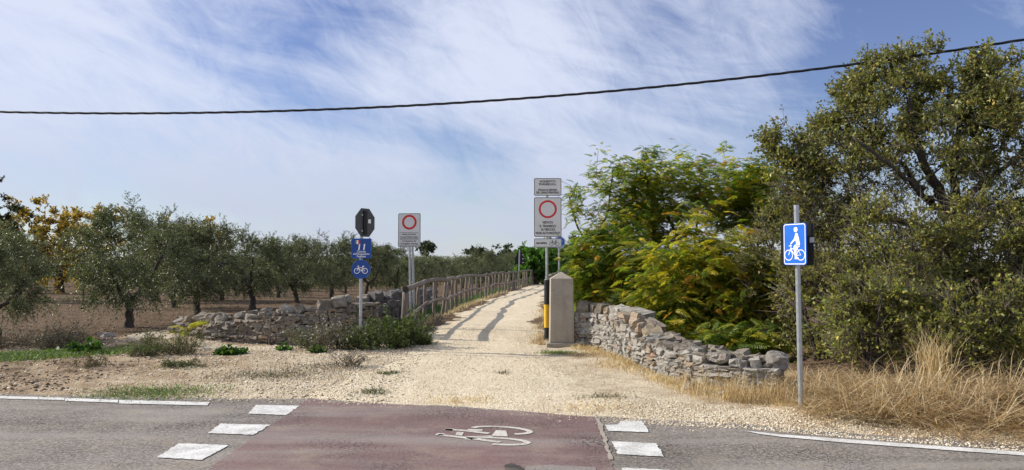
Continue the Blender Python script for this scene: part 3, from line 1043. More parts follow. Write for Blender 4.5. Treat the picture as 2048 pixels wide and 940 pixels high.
def stone_wall(name, label, line, hfun, thick, mat, seed, loc, course=(0.07, 0.14), length=(0.11, 0.34), cap=None, core_h=0.82, flip=False, zbase=None):
    """line: base points of the visible face (world xy); stones in uneven courses"""
    r = random.Random(seed)
    root = empty(name, loc)
    tag(root, label, 'stone wall')
    L0 = Vector(loc)
    pts = [Vector((p[0], p[1])) for p in line]
    cum = [0.0]
    for a_, b_ in zip(pts, pts[1:]): cum.append(cum[-1] + (b_ - a_).length)
    tot = cum[-1]

    def at(s):
        s = min(max(s, 0), tot)
        for i in range(len(pts) - 1):
            if s <= cum[i + 1] + 1e-9:
                q = (s - cum[i]) / (cum[i + 1] - cum[i])
                # smoothed direction
                tdir = (pts[i + 1] - pts[i]).normalized()
                return pts[i].lerp(pts[i + 1], q), tdir
    side = -1 if flip else 1
    # rubble heart
    mb = MB()
    ns = max(4, int(tot / 0.12))
    ring = []
    for i in range(ns + 1):
        s = tot * i / ns
        p, d_ = at(s)
        nb = Vector((-d_.y, d_.x)) * side
        h = hfun(s / tot) * core_h
        zb = float(gz(p.x, p.y)) - 0.1
        a_ = p + nb * 0.16
        c_ = p + nb * (thick - 0.05)
        ring += [(a_.x - L0.x, a_.y - L0.y, zb - L0.z), (a_.x - L0.x, a_.y - L0.y, zb + 0.1 + h + r.uniform(-.03, .02) - L0.z),
                 (c_.x - L0.x, c_.y - L0.y, zb + 0.1 + h + r.uniform(-.03, .02) - L0.z), (c_.x - L0.x, c_.y - L0.y, zb - L0.z)]
    fs = []
    for i in range(ns):
        for k in range(4):
            k2 = (k + 1) % 4
            fs.append((4 * i + k, 4 * i + k2, 4 * i + 4 + k2, 4 * i + 4 + k))
    fs += [(3, 2, 1, 0), (4 * ns, 4 * ns + 1, 4 * ns + 2, 4 * ns + 3)]
    mb.add(ring, fs)
    mb.build('rubble_core', M['dark_stone'], root)
    # courses
    z = -0.03
    hmax = max(hfun(i / 20) for i in range(21))
    cnt = 0
    while z < hmax:
        ch = r.uniform(*course)
        s = r.uniform(-0.1, 0.0)
        while s < tot:
            ln = min(r.uniform(*length), r.uniform(*length) + 0.05)
            sm = s + ln / 2
            s += ln
            if sm > tot or sm < 0: continue
            if z + ch * 0.6 > hfun(sm / tot): continue
            p, d_ = at(sm)
            nb = Vector((-d_.y, d_.x)) * side
            dep = r.uniform(0.16, 0.24)
            c = p + nb * (dep / 2 + r.uniform(-0.025, 0.03))
            hh = ch * r.uniform(0.86, 1.10)
            # now and then two thin stones in the place of one
            subs = [(0.0, hh)] if (ch < 0.10 or r.random() < 0.72) else [(-ch * 0.26, ch * 0.5), (ch * 0.26, ch * 0.48)]
            zb = float(gz(p.x, p.y))
            for dz, h1 in subs:
                if cnt >= 292: break
                o = link('stone', r.choice(ROCK[mat]), root)
                o.location = (c.x - L0.x, c.y - L0.y, zb + z + ch / 2 + dz - L0.z + r.uniform(-.008, .008))
                o.rotation_euler = (r.uniform(-.06, .06) + math.pi * r.randint(0, 1), r.uniform(-.10, .10), math.atan2(d_.y, d_.x) + r.uniform(-.12, .12) + math.pi * r.randint(0, 1))
                o.scale = (ln * 0.99, dep * 1.15, h1 * 1.0)
                cnt += 1
        z += ch * 0.96
    # top stones
    for (s, off_, size, tilt, yaw, cm) in (cap or []):
        p, d_ = at(s * tot)
        nb = Vector((-d_.y, d_.x)) * side
        c = p + nb * off_
        zb = float(gz(p.x, p.y)) + hfun(s)
        o = link('top_stone', r.choice(ROCK[cm]), root)
        o.location = (c.x - L0.x, c.y - L0.y, zb + size[2] * 0.36 - L0.z)
        o.rotation_euler = (r.uniform(-.2, .2), tilt, math.atan2(d_.y, d_.x) + yaw)
        o.scale = size
    return root


r = random.Random(21)
# left wall: face towards the road, low at its left end
lw = [P(322, 682), P(430, 690), P(560, 696), P(680, 694), P(770, 684)]
LWH = [(0, 0.10), (0.1, 0.24), (0.25, 0.36), (0.45, 0.50), (0.65, 0.64), (0.8, 0.76), (0.92, 0.82), (1, 0.74)]
def lwh(q): return float(np.interp(q, [a_[0] for a_ in LWH], [a_[1] for a_ in LWH]))
caps = []
q = 0.03
SZ = [(.42, .3, .24), (.34, .26, .22), (.36, .3, .27), (.22, .24, .30), (.32, .28, .24), (.46, .3, .26), (.42, .26, .24), (.30, .26, .18), (.50, .34, .30), (.24, .24, .24), (.24, .28, .38), (.20, .24, .28), (.20, .26, .28), (.34, .28, .18), (.30, .3, .30), (.36, .3, .34), (.42, .3, .30)]
TL = [-.5, -.35, .1, .2, -.4, -.35, -.45, .1, -.3, -.5, -1.0, -.8, -.7, .1, .1, -.2, -.35]
CM = ['cap_stone', 'stone', 'cap_stone', 'cap_stone', 'stone', 'cap_stone', 'cap_stone', 'stone', 'cap_stone', 'cap_stone', 'cap_stone', 'cap_stone', 'stone', 'stone', 'stone', 'stone', 'cap_stone']
for sz, tl, cm in zip(SZ, TL, CM):
    sz = (sz[0] * .80, sz[1] * .8, sz[2] * .70)
    caps.append((q + sz[0] * 0.10, 0.17 + r.uniform(-.05, .06), sz, tl, r.uniform(-.3, .3), cm))
    q += sz[0] * 0.185
caps = [c for c in caps if c[0] < 1.0]
for i in range(14):
    caps.append((r.uniform(0.05, 0.98), r.uniform(0.25, 0.5), (r.uniform(.16, .3), r.uniform(.18, .28), r.uniform(.12, .2)), r.uniform(-.4, .4), r.uniform(-1, 1), 'stone'))
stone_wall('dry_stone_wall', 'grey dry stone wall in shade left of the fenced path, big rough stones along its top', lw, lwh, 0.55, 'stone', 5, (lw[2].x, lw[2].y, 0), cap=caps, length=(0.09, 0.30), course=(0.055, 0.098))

# dark old wall behind the fence, running away beside the path
dw = [P(772, 684), Vector((-2.95, 17.4, 0)), Vector((-3.0, 20, 0)), Vector((-3.05, 24, 0)), Vector((-2.9, 29, 0))]
def dwh(q): return 0.80 - 0.14 * q + 0.05 * math.sin(q * 19)
caps = [(r.uniform(0.0, 1.0), r.uniform(0.1, 0.35), (r.uniform(.2, .42), r.uniform(.2, .3), r.uniform(.14, .24)), r.uniform(-.3, .3), r.uniform(-1, 1), 'dark_stone') for i in range(26)]
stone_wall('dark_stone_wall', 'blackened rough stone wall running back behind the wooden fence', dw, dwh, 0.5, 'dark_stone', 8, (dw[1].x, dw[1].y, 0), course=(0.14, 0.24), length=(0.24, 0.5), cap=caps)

# right wall: from the pillar round the corner and down to the sign pole
rw = [P(1150, 702), P(1176, 704), P(1200, 708), P(1222, 716), P(1250, 732), P(1290, 752), P(1340, 768), P(1400, 780), P(1480, 790), P(1560, 796)]
RWH = [(0, 0.66), (0.08, 0.64), (0.16, 0.70), (0.27, 0.71), (0.38, 0.64), (0.45, 0.52), (0.52, 0.42), (0.6, 0.40), (0.75, 0.38), (0.88, 0.34), (1, 0.28)]
def rwh(q): return float(np.interp(q, [a_[0] for a_ in RWH], [a_[1] for a_ in RWH]))
caps = [(0.02, .16, (.24, .3, .26), 0.1, .2, 'stone'), (0.065, .14, (.13, .28, .22), .1, .1, 'stone'), (0.095, .16, (.14, .28, .22), .3, .1, 'stone'), (0.14, .16, (.22, .3, .19), .1, .2, 'cap_stone'),
        (0.20, .2, (.24, .3, .16), .1, .2, 'pale_stone'), (0.25, .2, (.30, .3, .15), .05, .1, 'pale_stone'), (0.30, .3, (.34, .34, .14), .08, .2, 'pale_stone'), (0.36, .3, (.36, .4, .12), .05, .2, 'pale_stone'), (0.37, .12, (.28, .3, .12), .1, .1, 'pale_stone'), (0.28, .45, (.3, .3, .14), .1, .4, 'stone'),
        (0.43, .16, (.17, .28, .28), .5, .2, 'broken_stone'), (0.46, .12, (.13, .22, .28), .35, -.2, 'broken_stone'), (0.49, .15, (.15, .26, .22), .2, .1, 'broken_stone'), (0.51, .24, (.48, .32, .17), .36, .12, 'cap_stone'), (0.47, .36, (.44, .28, .2), .30, .2, 'cap_stone')]
for i in range(27):
    q = 0.55 + 0.42 * i / 26
    caps.append((q + r.uniform(-.01, .01), r.uniform(.1, .22), (r.uniform(.11, .22), r.uniform(.16, .26), r.uniform(.07, .14)), r.uniform(-.3, .3), r.uniform(-.5, .5), r.choice(['pale_stone', 'stone', 'stone', 'pale_stone', 'pale_stone', 'cap_stone'])))
    caps.append((q + r.uniform(-.02, .02), r.uniform(.3, .5), (r.uniform(.12, .24), r.uniform(.16, .26), r.uniform(.08, .14)), r.uniform(-.3, .3), r.uniform(-.5, .5), 'stone'))
caps.append((0.985, .22, (.30, .34, .27), .45, .25, 'cap_stone'))
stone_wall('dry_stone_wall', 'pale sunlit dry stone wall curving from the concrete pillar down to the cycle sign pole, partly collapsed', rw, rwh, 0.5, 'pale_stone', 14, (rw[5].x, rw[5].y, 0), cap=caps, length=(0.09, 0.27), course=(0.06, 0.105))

# single stones lying about
for (u, v, sz, tl, lab) in ((297, 672, (.22, .2, .16), .3, 'small pale rock on the spoil heap at the low end of the left wall'), (212, 680, (.34, .2, .12), .1, 'flat pale rock on the gravel bank left of the stone walls'),
                            (1452, 800, (.16, .14, .10), .2, 'loose white stone in dry grass below the right wall'), (1378, 786, (.15, .12, .1), .4, 'loose grey stone fallen at the foot of the right wall')):
    p = P(u, v)
    o = link('rock', ROCK['pale_stone'][r.randrange(12)], None, (p.x, p.y, float(gz(p.x, p.y)) + sz[2] * .25), (0, tl, r.uniform(0, 3)), sz)
    tag(o, lab, 'rock')

# ------------------------------------------------------------------ pillar
root = empty('boundary_pillar', (0.975, 14.78, float(surf(0.975, 14.6)) - 0.05))
tag(root, 'square concrete pillar with pyramid top beside the path, where the right wall begins', 'pillar')
mb = MB()
bw, tw, bh, ap = 0.47, 0.435, 1.38, 0.135
vs = []
for z, wd in ((0.13, bw), (bh, tw)):
    vs += [(-wd / 2, -wd / 2, z), (wd / 2, -wd / 2, z), (wd / 2, wd / 2, z), (-wd / 2, wd / 2, z)]
vs.append((0, 0, bh + ap))
mb.add(vs, [(3, 2, 1, 0), (0, 1, 5, 4), (1, 2, 6, 5), (2, 3, 7, 6), (3, 0, 4, 7), (4, 5, 8), (5, 6, 8), (6, 7, 8), (7, 4, 8)])
pil = mb.build('shaft', M['concrete'], root, bevel=0.008)
mb = MB()
mb.box(0, 0, 0.03, 0.61, 0.61, 0.2)
mb.build('plinth', M['concrete'], root, bevel=0.012)


def text_mesh(name, body, size, mat, y=0.0, cx=0.0, cz=0.0, bold=0.0, width=None, shear=0.0, spacing=1.0):
    cu = bpy.data.curves.new(name, 'FONT')
    cu.body = body
    cu.size = size
    cu.align_x = 'CENTER'
    cu.align_y = 'CENTER'
    cu.offset = bold
    cu.shear = shear
    cu.space_character = spacing
    cu.resolution_u = 3
    o = bpy.data.objects.new(name, cu)
    COL.objects.link(o)
    bpy.context.view_layer.update()
    me = bpy.data.meshes.new_from_object(o.evaluated_get(bpy.context.evaluated_depsgraph_get()))
    bpy.data.objects.remove(o)
    bpy.data.curves.remove(cu)
    n = len(me.vertices)
    co = np.zeros(n * 3, dtype=np.float32)
    me.vertices.foreach_get('co', co)
    co = co.reshape(-1, 3)
    s = 1.0
    if width:
        ext = co[:, 0].max() - co[:, 0].min()
        s = width / ext
    out = np.stack([co[:, 0] * s + cx, np.full(n, y), co[:, 1] + cz], 1)
    me.vertices.foreach_set('co', out.astype(np.float32).ravel())
    me.update()
    me.materials.clear()
    me.materials.append(mat)
    me.name = name
    return me


link('engraved_number', text_mesh('engraved_number', '24', 0.11, M['engraved'], -0.002, 0, 1.2), pil, (0, -tw / 2 - 0.004, 0))

# ------------------------------------------------------------------ signs (plates look along local -Y)


def rrect(w_, h_, rad, n=5):
    pts = []
    for cx, cz, a0 in ((w_ / 2 - rad, h_ / 2 - rad, 0), (-w_ / 2 + rad, h_ / 2 - rad, 90), (-w_ / 2 + rad, -h_ / 2 + rad, 180), (w_ / 2 - rad, -h_ / 2 + rad, 270)):
        for k in range(n + 1):
            q = math.radians(a0 + 90 * k / n)
            pts.append((cx + rad * math.cos(q), cz + rad * math.sin(q)))
    return pts


def disc(rad, n=40, cx=0, cz=0):
    return [(cx + rad * math.cos(2 * math.pi * k / n), cz + rad * math.sin(2 * math.pi * k / n)) for k in range(n)]


def plate(name, outline, mat, parent, loc, rz=0.0, thick=0.012, label=None):
    mb = MB()
    mb.poly(outline[::-1], 0.0, thick)
    o = mb.build(name, mat, parent, loc=loc, rot=(0, 0, rz))
    if label: o['label'] = label
    return o


def decal(name, outline, mat, parent, y=-0.002):
    mb = MB()
    mb.poly(outline[::-1], y, 0.0 if y > -0.0021 else y + 0.0012)
    return mb.build(name, mat, parent)


def stroke(name, strokes, mat, parent, y):
    mb = MB()
    for pts, wd, cl_ in strokes:
        mb.band(pts, wd, y, cl_)
    return mb.build(name, mat, parent)


def bike_strokes(cx, cz, k, wd):
    """bicycle heading left; k = wheel radius"""
    sh = lambda L: [(cx + x * k, cz + z * k) for x, z in L]
    wl = [(cx - 1.55 * k + k * math.cos(q), cz + k * math.sin(q)) for q in np.linspace(0, 2 * math.pi, 25)[:-1]]
    wr = [(cx + 1.55 * k + k * math.cos(q), cz + k * math.sin(q)) for q in np.linspace(0, 2 * math.pi, 25)[:-1]]
    return [(wl, wd, True), (wr, wd, True), (sh([(-1.55, 0), (-1.0, 1.35), (-0.85, 1.85)]), wd, False), (sh([(-0.98, 1.25), (0.75, 1.2)]), wd, False),
            (sh([(-1.0, 1.2), (0.1, -0.05)]), wd, False), (sh([(0.1, -0.05), (0.9, 1.75)]), wd, False), (sh([(0.1, -0.05), (1.55, 0.0), (0.75, 1.2)]), wd, False),
            (sh([(0.55, 1.8), (1.25, 1.8)]), wd * 1.6, False), (sh([(-1.45, 1.75), (-1.1, 1.95), (-0.75, 1.9)]), wd, False)]


def sign_pole(root, h, rad=0.03, name='pole', x=0, y=0, z0=-0.15, mat='galv', lean=(0, 0)):
    mb = MB()
    mb.tube([(x, y, z0), (x + lean[0] * .5, y + lean[1] * .5, h / 2), (x + lean[0], y + lean[1], h)], rad, 12)
    return mb.build(name, M[mat], root, smooth=False)


def clamp(root, z, rad=0.034, y=0):
    mb = MB()
    mb.tube([(0, y, z - 0.018), (0, y, z + 0.018)], rad, 12)
    mb.box(0, y - rad - 0.006, z, 0.07, 0.012, 0.03)
    return mb.build('clamp', M['galv'], root)


def base_at(u, Y):
    x = (u - 1024) / F_PX * Y
    return Vector((x, Y, float(surf(x, Y))))


# cycle route post on the left
D = 14.0
b0 = base_at(722.5, D)
root = empty('sign_post', b0)
tag(root, 'steel post with octagonal sign back, blue route 11 plate and round bicycle sign', 'sign post')
top = PD(722.5, 418, D).z - b0.z
sign_pole(root, top - 0.02, 0.031)


def zloc(v, Dp, base): return PD(1024, v, Dp).z - base.z


oc = [(0.29 * math.cos(math.radians(22.5 + 45 * k)), 0.29 * math.sin(math.radians(22.5 + 45 * k))) for k in range(8)]
st = plate('stop_sign', oc, M['sign_back'], root, (0.055, 0.045, zloc(445, D, b0)), math.radians(180 + 60), 0.01, 'octagonal sign seen from its dark back')
mb = MB(); mb.box(0.02, 0.025, 0, 0.09, 0.03, 0.44)
mb.build('bracket', M['black_back'], st)
mb = MB(); mb.box(-0.12, 0.0112, 0.03, 0.075, 0.002, 0.075)
mb.build('sticker', M['print_white'], st)
pw = 0.375
pl1 = plate('route_plate', rrect(pw, pw, 0.03), M['sign_blue'], root, (0.013, -0.055, zloc(497, D, b0)), math.radians(3), 0.012)
stroke('border', [(rrect(pw - 0.03, pw - 0.03, 0.025), 0.006, True)], M['bright_blue'], pl1, -0.0015)
for k, mt in enumerate(('flag_green', 'print_white', 'sign_red')):
    mb = MB(); mb.box(-0.105 + 0.032 * k, -0.001, 0.118, 0.032, 0.004, 0.075)
    mb.build('flag_stripe', M[mt], pl1)
link('number', text_mesh('number', '11', 0.16, M['print_white'], -0.002, 0.0, 0.02, 0.004, shear=0.12, spacing=1.15), pl1)
link('lettering', text_mesh('lettering', 'Ciclovia', 0.052, M['print_white'], -0.002, 0, -0.06, 0.0008), pl1)
link('lettering', text_mesh('lettering', "dell'Acquedotto", 0.048, M['print_white'], -0.002, 0, -0.103, 0.0008, 0.30), pl1)
link('lettering', text_mesh('lettering', 'Pugliese', 0.052, M['print_white'], -0.002, 0, -0.148, 0.0008), pl1)
rs = plate('cycle_sign', disc(0.178), M['sign_blue'], root, (0.008, -0.055, zloc(538.5, D, b0)), math.radians(3), 0.012)
stroke('rim', [(disc(0.172), 0.007, True)], M['bright_blue'], rs, -0.0015)
stroke('bicycle_symbol', bike_strokes(0, -0.03, 0.048, 0.011), M['print_white'], rs, -0.002)
for v in (430, 462, 487, 507, 530, 547): clamp(root, zloc(v, D, b0))

# weather warning sign behind the first fence posts
D = 18.7
b1 = base_at(824, D)
root = empty('sign_post', b1)
tag(root, 'white sign with red ring and two text boxes on twin steel posts behind the fence', 'sign post')
zt = zloc(430, D, b1)
sign_pole(root, zt, 0.03, x=-0.02, lean=(-0.055, 0))
sign_pole(root, zt, 0.03, x=0.075, y=0.06, lean=(-0.10, 0))
pp = plate('plate', rrect(0.57, 0.845, 0.03), M['sign_white'], root, (-0.062, -0.06, zloc(460.5, D, b1)), math.radians(-6), 0.014)
stroke('border', [(rrect(0.55, 0.825, 0.028), 0.012, True)], M['sign_black'], pp, -0.0015)
stroke('ring', [(disc(0.160, 40, 0, 0.20), 0.055, True)], M['sign_red'], pp, -0.002)
for cz, l1, l2 in ((-0.135, 'divieto di transito', 'in caso di allerta meteo'), (-0.305, 'no trespassing in case', 'of weather warning')):
    stroke('text_frame', [([(-0.235, cz - 0.077), (0.235, cz - 0.077), (0.235, cz + 0.077), (-0.235, cz + 0.077)], 0.008, True)], M['sign_black'], pp, -0.002)
    link('lettering', text_mesh('lettering', l1, 0.062, M['sign_black'], -0.002, 0, cz + 0.034, 0.0015, 0.36), pp)
    link('lettering', text_mesh('lettering', l2, 0.062, M['sign_black'], -0.002, 0, cz - 0.034, 0.0015, 0.43), pp)

# road closed sign beside the pillar
D = 15.6
b2 = base_at(1094, D)
root = empty('sign_post', b2)
tag(root, 'tall steel post beside the concrete pillar with three white plates, black and yellow foot', 'sign post')
sign_pole(root, zloc(360, D, b2), 0.032)
mb = MB(); mb.tube([(0.0, -0.002, -0.15), (0, -0.002, zloc(655, D, b2))], 0.062, 16); mb.build('black_band', M['black_paint'], root)
mb = MB(); mb.tube([(0.0, -0.002, zloc(655, D, b2)), (0, -0.002, zloc(609, D, b2))], 0.0635, 16); mb.build('yellow_band', M['yellow_paint'], root)
mb = MB(); mb.tube([(0.0, -0.002, zloc(609, D, b2)), (0, -0.002, zloc(560, D, b2))], 0.062, 16); mb.build('black_band', M['black_paint'], root)
zc = zloc(374.5, D, b2)
q1 = plate('plate', rrect(0.575, 0.37, 0.025), M['sign_white'], root, (0.015, -0.06, zc), 0, 0.014)
stroke('border', [(rrect(0.555, 0.35, 0.022), 0.01, True)], M['sign_black'], q1, -0.0015)
for s, z, wd in (('ACQUEDOTTO', 0.115, 0.33), ('PUGLIESE S.P.A.', 0.055, 0.36), ('STRADA DI SERVIZIO', -0.065, 0.40), ('DEL CANALE PRINCIPALE', -0.12, 0.48)):
    link('lettering', text_mesh('lettering', s, 0.058, M['sign_black'], -0.002, 0, z, 0.0022, wd), q1)
zc = zloc(434.5, D, b2)
q2 = plate('plate', rrect(0.575, 0.83, 0.03), M['sign_white'], root, (0.015, -0.06, zc), 0, 0.014)
stroke('border', [(rrect(0.555, 0.81, 0.028), 0.011, True)], M['sign_black'], q2, -0.0015)
stroke('ring', [(disc(0.168, 44, 0, 0.165), 0.042, True)], M['sign_red'], q2, -0.002)
for s, z, wd in (('VIETATO', -0.115, 0.225), ('IL TRANSITO', -0.19, 0.34), ('AI VEICOLI', -0.262, 0.29), ('NON AUTORIZZATI', -0.337, 0.50)):
    link('lettering', text_mesh('lettering', s, 0.066, M['sign_black'], -0.002, 0, z, 0.0025, wd), q2)
zc = zloc(486, D, b2)
q3 = plate('plate', rrect(0.575, 0.19, 0.02), M['sign_white'], root, (0.015, -0.06, zc), 0, 0.014)
stroke('border', [(rrect(0.557, 0.172, 0.018), 0.009, True)], M['sign_black'], q3, -0.0015)
link('lettering', text_mesh('lettering', 'eccetto', 0.072, M['sign_black'], -0.002, -0.13, 0.0, 0.0025, 0.22), q3)
stroke('bicycle_symbol', bike_strokes(0.135, -0.022, 0.040, 0.008), M['sign_black'], q3, -0.002)
for v in (368, 382, 405, 465, 486): clamp(root, zloc(v, D, b2), 0.036)

# cycle route sign on the right verge: two plates set at an angle
D = 8.55
b3 = base_at(1597.5, D)
root = empty('sign_post', b3)
tag(root, 'steel pole on the right verge with blue cyclist sign and black sign back', 'sign post')
sign_pole(root, zloc(410, D, b3), 0.030, lean=(-0.02, 0))
f1 = plate('cyclist_plate', rrect(0.335, 0.475, 0.03), M['bright_blue'], root, (-0.07, -0.062, zloc(488.5, D, b3)), math.radians(-65), 0.014)
stroke('border', [(rrect(0.312, 0.452, 0.025), 0.010, True)], M['print_white'], f1, -0.0015)
sy = [(a_, b_, c_) for a_, b_, c_ in bike_strokes(0.0, -0.125, 0.058, 0.010)]
stroke('bicycle_symbol', sy, M['print_white'], f1, -0.002)
mb = MB()
mb.poly(disc(0.029, 20, 0.020, 0.165)[::-1], -0.003, -0.001)
for q in ([(0.028, 0.130), (0.050, 0.118), (0.068, 0.060), (0.082, -0.005), (0.072, -0.030), (0.030, -0.030), (0.022, 0.020), (0.008, 0.085), (0.012, 0.118)],      # back
          [(0.010, 0.105), (-0.008, 0.060), (-0.062, 0.010), (-0.056, -0.006), (0.014, 0.045), (0.026, 0.085)],                                                          # arm to the bar
          [(0.072, -0.005), (0.076, -0.032), (0.030, -0.048), (0.000, -0.050), (-0.018, -0.040), (-0.008, -0.018), (0.030, 0.002)],                                        # thigh
          [(0.006, -0.030), (-0.018, -0.042), (0.004, -0.120), (0.000, -0.172), (0.062, -0.172), (0.058, -0.154), (0.028, -0.146), (0.030, -0.110)]):                     # shin and shoe
    mb.poly(q[::-1] if sum((b_[0] - a_[0]) * (b_[1] + a_[1]) for a_, b_ in zip(q, q[1:] + q[:1])) < 0 else q, -0.003, -0.001)
mb.build('cyclist_symbol', M['print_white'], f1)
f2 = plate('rear_plate', rrect(0.36, 0.485, 0.02), M['black_back'], root, (0.016, 0.085, zloc(488.5, D, b3)), math.radians(180 - 32), 0.014, 'black back of a second sign')
mb = MB(); mb.box(-0.165, 0.0155, 0.05, 0.05, 0.002, 0.06)
mb.build('sticker', M['plastic_grey'], f2)
mb = MB(); mb.box(0.03, 0.024, 0.0, 0.05, 0.02, 0.42)
mb.build('bracket', M['sign_back'], f2)
for v in (462, 515): clamp(root, zloc(v, D, b3), 0.034)

# far signs beyond the fence
D = 52.0
b4 = base_at(1037, D); b4.z = float(gz(b4.x, D))
root = empty('sign_post', b4)
tag(root, 'distant steel pole with the dark back of a triangular sign beyond the wooden fence', 'sign post')
sign_pole(root, zloc(499, D, b4), 0.045, lean=(0.08, 0))
wd, h0, h1 = 0.36, zloc(529, D, b4), zloc(497, D, b4)
hm = h1 - h0
tri = plate('triangle_sign', [(-wd, -hm / 2), (wd, -hm / 2), (wd * .9, -hm * .1), (0.03, hm / 2), (-0.03, hm / 2), (-wd * .9, -hm * .1)], M['black_back'], root, (0.09, 0.06, (h0 + h1) / 2), 0, 0.02)
for z in (-0.42, -0.16, 0.12):
    mb = MB(); mb.box(0.22, -0.004, z, 0.1, 0.004, 0.07); mb.build('sticker', M['plastic_grey'], tri)
D = 40.0
b5 = base_at(1118, D); b5.z = float(gz(b5.x, D))
root = empty('sign_post', b5)
tag(root, 'distant steel pole with a round blue sign, half hidden behind the white plates', 'sign post')
sign_pole(root, zloc(473, D, b5), 0.045)
rs = plate('round_sign', disc(0.34, 32), M['bright_blue'], root, (0.03, -0.07, zloc(485, D, b5)), math.radians(20), 0.02)
stroke('rim', [(disc(0.31, 32), 0.03, True)], M['print_white'], rs, -0.003)

# thin rod in front of the left wall
p0, p1 = P(537, 699), PD(540, 634, 15.2)
mb = MB()
z0 = float(gz(p0.x, p0.y)); 
p0 = PD(537, 699, 15.2)
mb.tube([(0, 0, -0.2), (0.02, 0, (p1.z - z0) * .5), (0.035, 0, p1.z - z0)], 0.014, 6)
o = mb.build('stake', M['dead_twig'], None, loc=(p0.x, 15.2, z0))
tag(o, 'thin pale stick standing upright in front of the left stone wall', 'stake')

# ------------------------------------------------------------------ wooden fences
def fence(name, label, line, posts_s, h, seed, first_big=True, zoff=0.0):
    r = random.Random(seed)
    P0 = line[0]
    z0 = float(surf(P0[0], P0[1]))
    root = empty(name, (P0[0], P0[1], z0))
    tag(root, label, 'fence')
    pts = [Vector((p[0], p[1])) for p in line]
    cum = [0.0]
    for a_, b_ in zip(pts, pts[1:]): cum.append(cum[-1] + (b_ - a_).length)

    def at(s):
        s = max(0, min(s, cum[-1] - 1e-6))
        for i in range(len(pts) - 1):
            if s <= cum[i + 1]:
                return pts[i].lerp(pts[i + 1], (s - cum[i]) / (cum[i + 1] - cum[i]))
        return pts[-1]
    tops = []
    for k, s in enumerate(posts_s):
        p = at(s)
        zb = float(surf(p.x, p.y)) - 0.03
        big = first_big and k == 0
        hh = h + r.uniform(-0.03, 0.05)
        lx, ly = (0.10 if big else r.uniform(-.07, .12)), r.uniform(-.08, .08)
        rad = 0.075 if big else r.uniform(0.040, 0.056)
        mb = MB()
        n = 6
        pp = [(lx * i / (n - 1) + r.uniform(-.012, .012), ly * i / (n - 1) + r.uniform(-.012, .012), -0.12 + (hh + 0.12) * i / (n - 1)) for i in range(n)]
        mb.tube(pp, [rad * (1.08 - 0.16 * i / (n - 1)) * r.uniform(.9, 1.1) for i in range(n)], 8, r, 0.06)
        mb.build('post', M['wood'], root, loc=(p.x - P0[0], p.y - P0[1], zb - z0), smooth=True)
        tops.append(Vector((p.x + lx - P0[0], p.y + ly - P0[1], zb + hh - z0)))
    # rails, each pole spanning a few posts
    for (dz, rad, dx) in ((0.0, 0.058, 0.0), (-0.50 * h, 0.042, 0.03)):
        i = 0
        while i < len(tops) - 1:
            j = min(i + r.choice((2, 3)), len(tops) - 1)
            mb = MB()
            seg = []
            for q in range(i, j + 1):
                b_ = tops[q]
                seg.append(Vector((b_.x - dx * .3 + (0.0 if dz == 0 else 0.075), b_.y, b_.z + dz + (0.03 if dz == 0 else 0) + r.uniform(-.02, .02))))
            a_ = seg[0] - (seg[1] - seg[0]).normalized() * (0.14 if i == 0 else 0.08)
            e_ = seg[-1] + (seg[-1] - seg[-2]).normalized() * 0.08
            full = [a_]
            for s0, s1 in zip(seg, seg[1:]):
                full += [s0, s0.lerp(s1, .5) + Vector((r.uniform(-.02, .02), 0, r.uniform(-.02, .02)))]
            full += [seg[-1], e_]
            mb.tube(full, [rad * r.uniform(.88, 1.12) for _ in full], 9, r, 0.05)
            o = mb.build('top_rail' if dz == 0 else 'middle_rail', M['wood'], root, smooth=True)
            if dz == 0 and i == 0:
                d_ = (seg[0] - seg[1]).normalized()
                mb = MB(); mb.tube([a_ + d_ * -0.004, a_ + d_ * 0.012], 0.07, 12)
                mb.build('sawn_end', M['end_grain'], o)
            i = j
    return root


fl = [(-2.37, 15.75), (-2.37, 18.6), (-2.33, 20), (-2.22, 22.4), (-2.05, 26.5), (-1.75, 32), (-1.1, 37), (-0.42, 42), (0.95, 53), (2.0, 60), (3.2, 65.5), (5.2, 70), (9, 72.5), (16, 73.5), (30, 74)]
ss = [0.35, 2.85, 4.15, 5.85, 7.6, 8.7, 9.8, 11.4, 12.8, 14.2, 15.5]
while ss[-1] < 84: ss.append(ss[-1] + (1.1 if ss[-1] < 60 else 1.4))
fence('wooden_fence', 'long rustic pole fence along the left of the path, sawn dark end towards the road', fl, ss, 1.10, 4)
fr = [(0.80, 16.3), (0.96, 20), (1.18, 25), (1.5, 31), (2.0, 37), (3.25, 50), (4.1, 58), (5.4, 63), (8.5, 66), (13, 67.5), (30, 68)]
ss = [0.1]
while ss[-1] < 62: ss.append(ss[-1] + 1.35)
fence('wooden_fence', 'rustic pole fence along the right of the path, seen nearly end on behind the pillar', fr, ss, 1.10, 9)

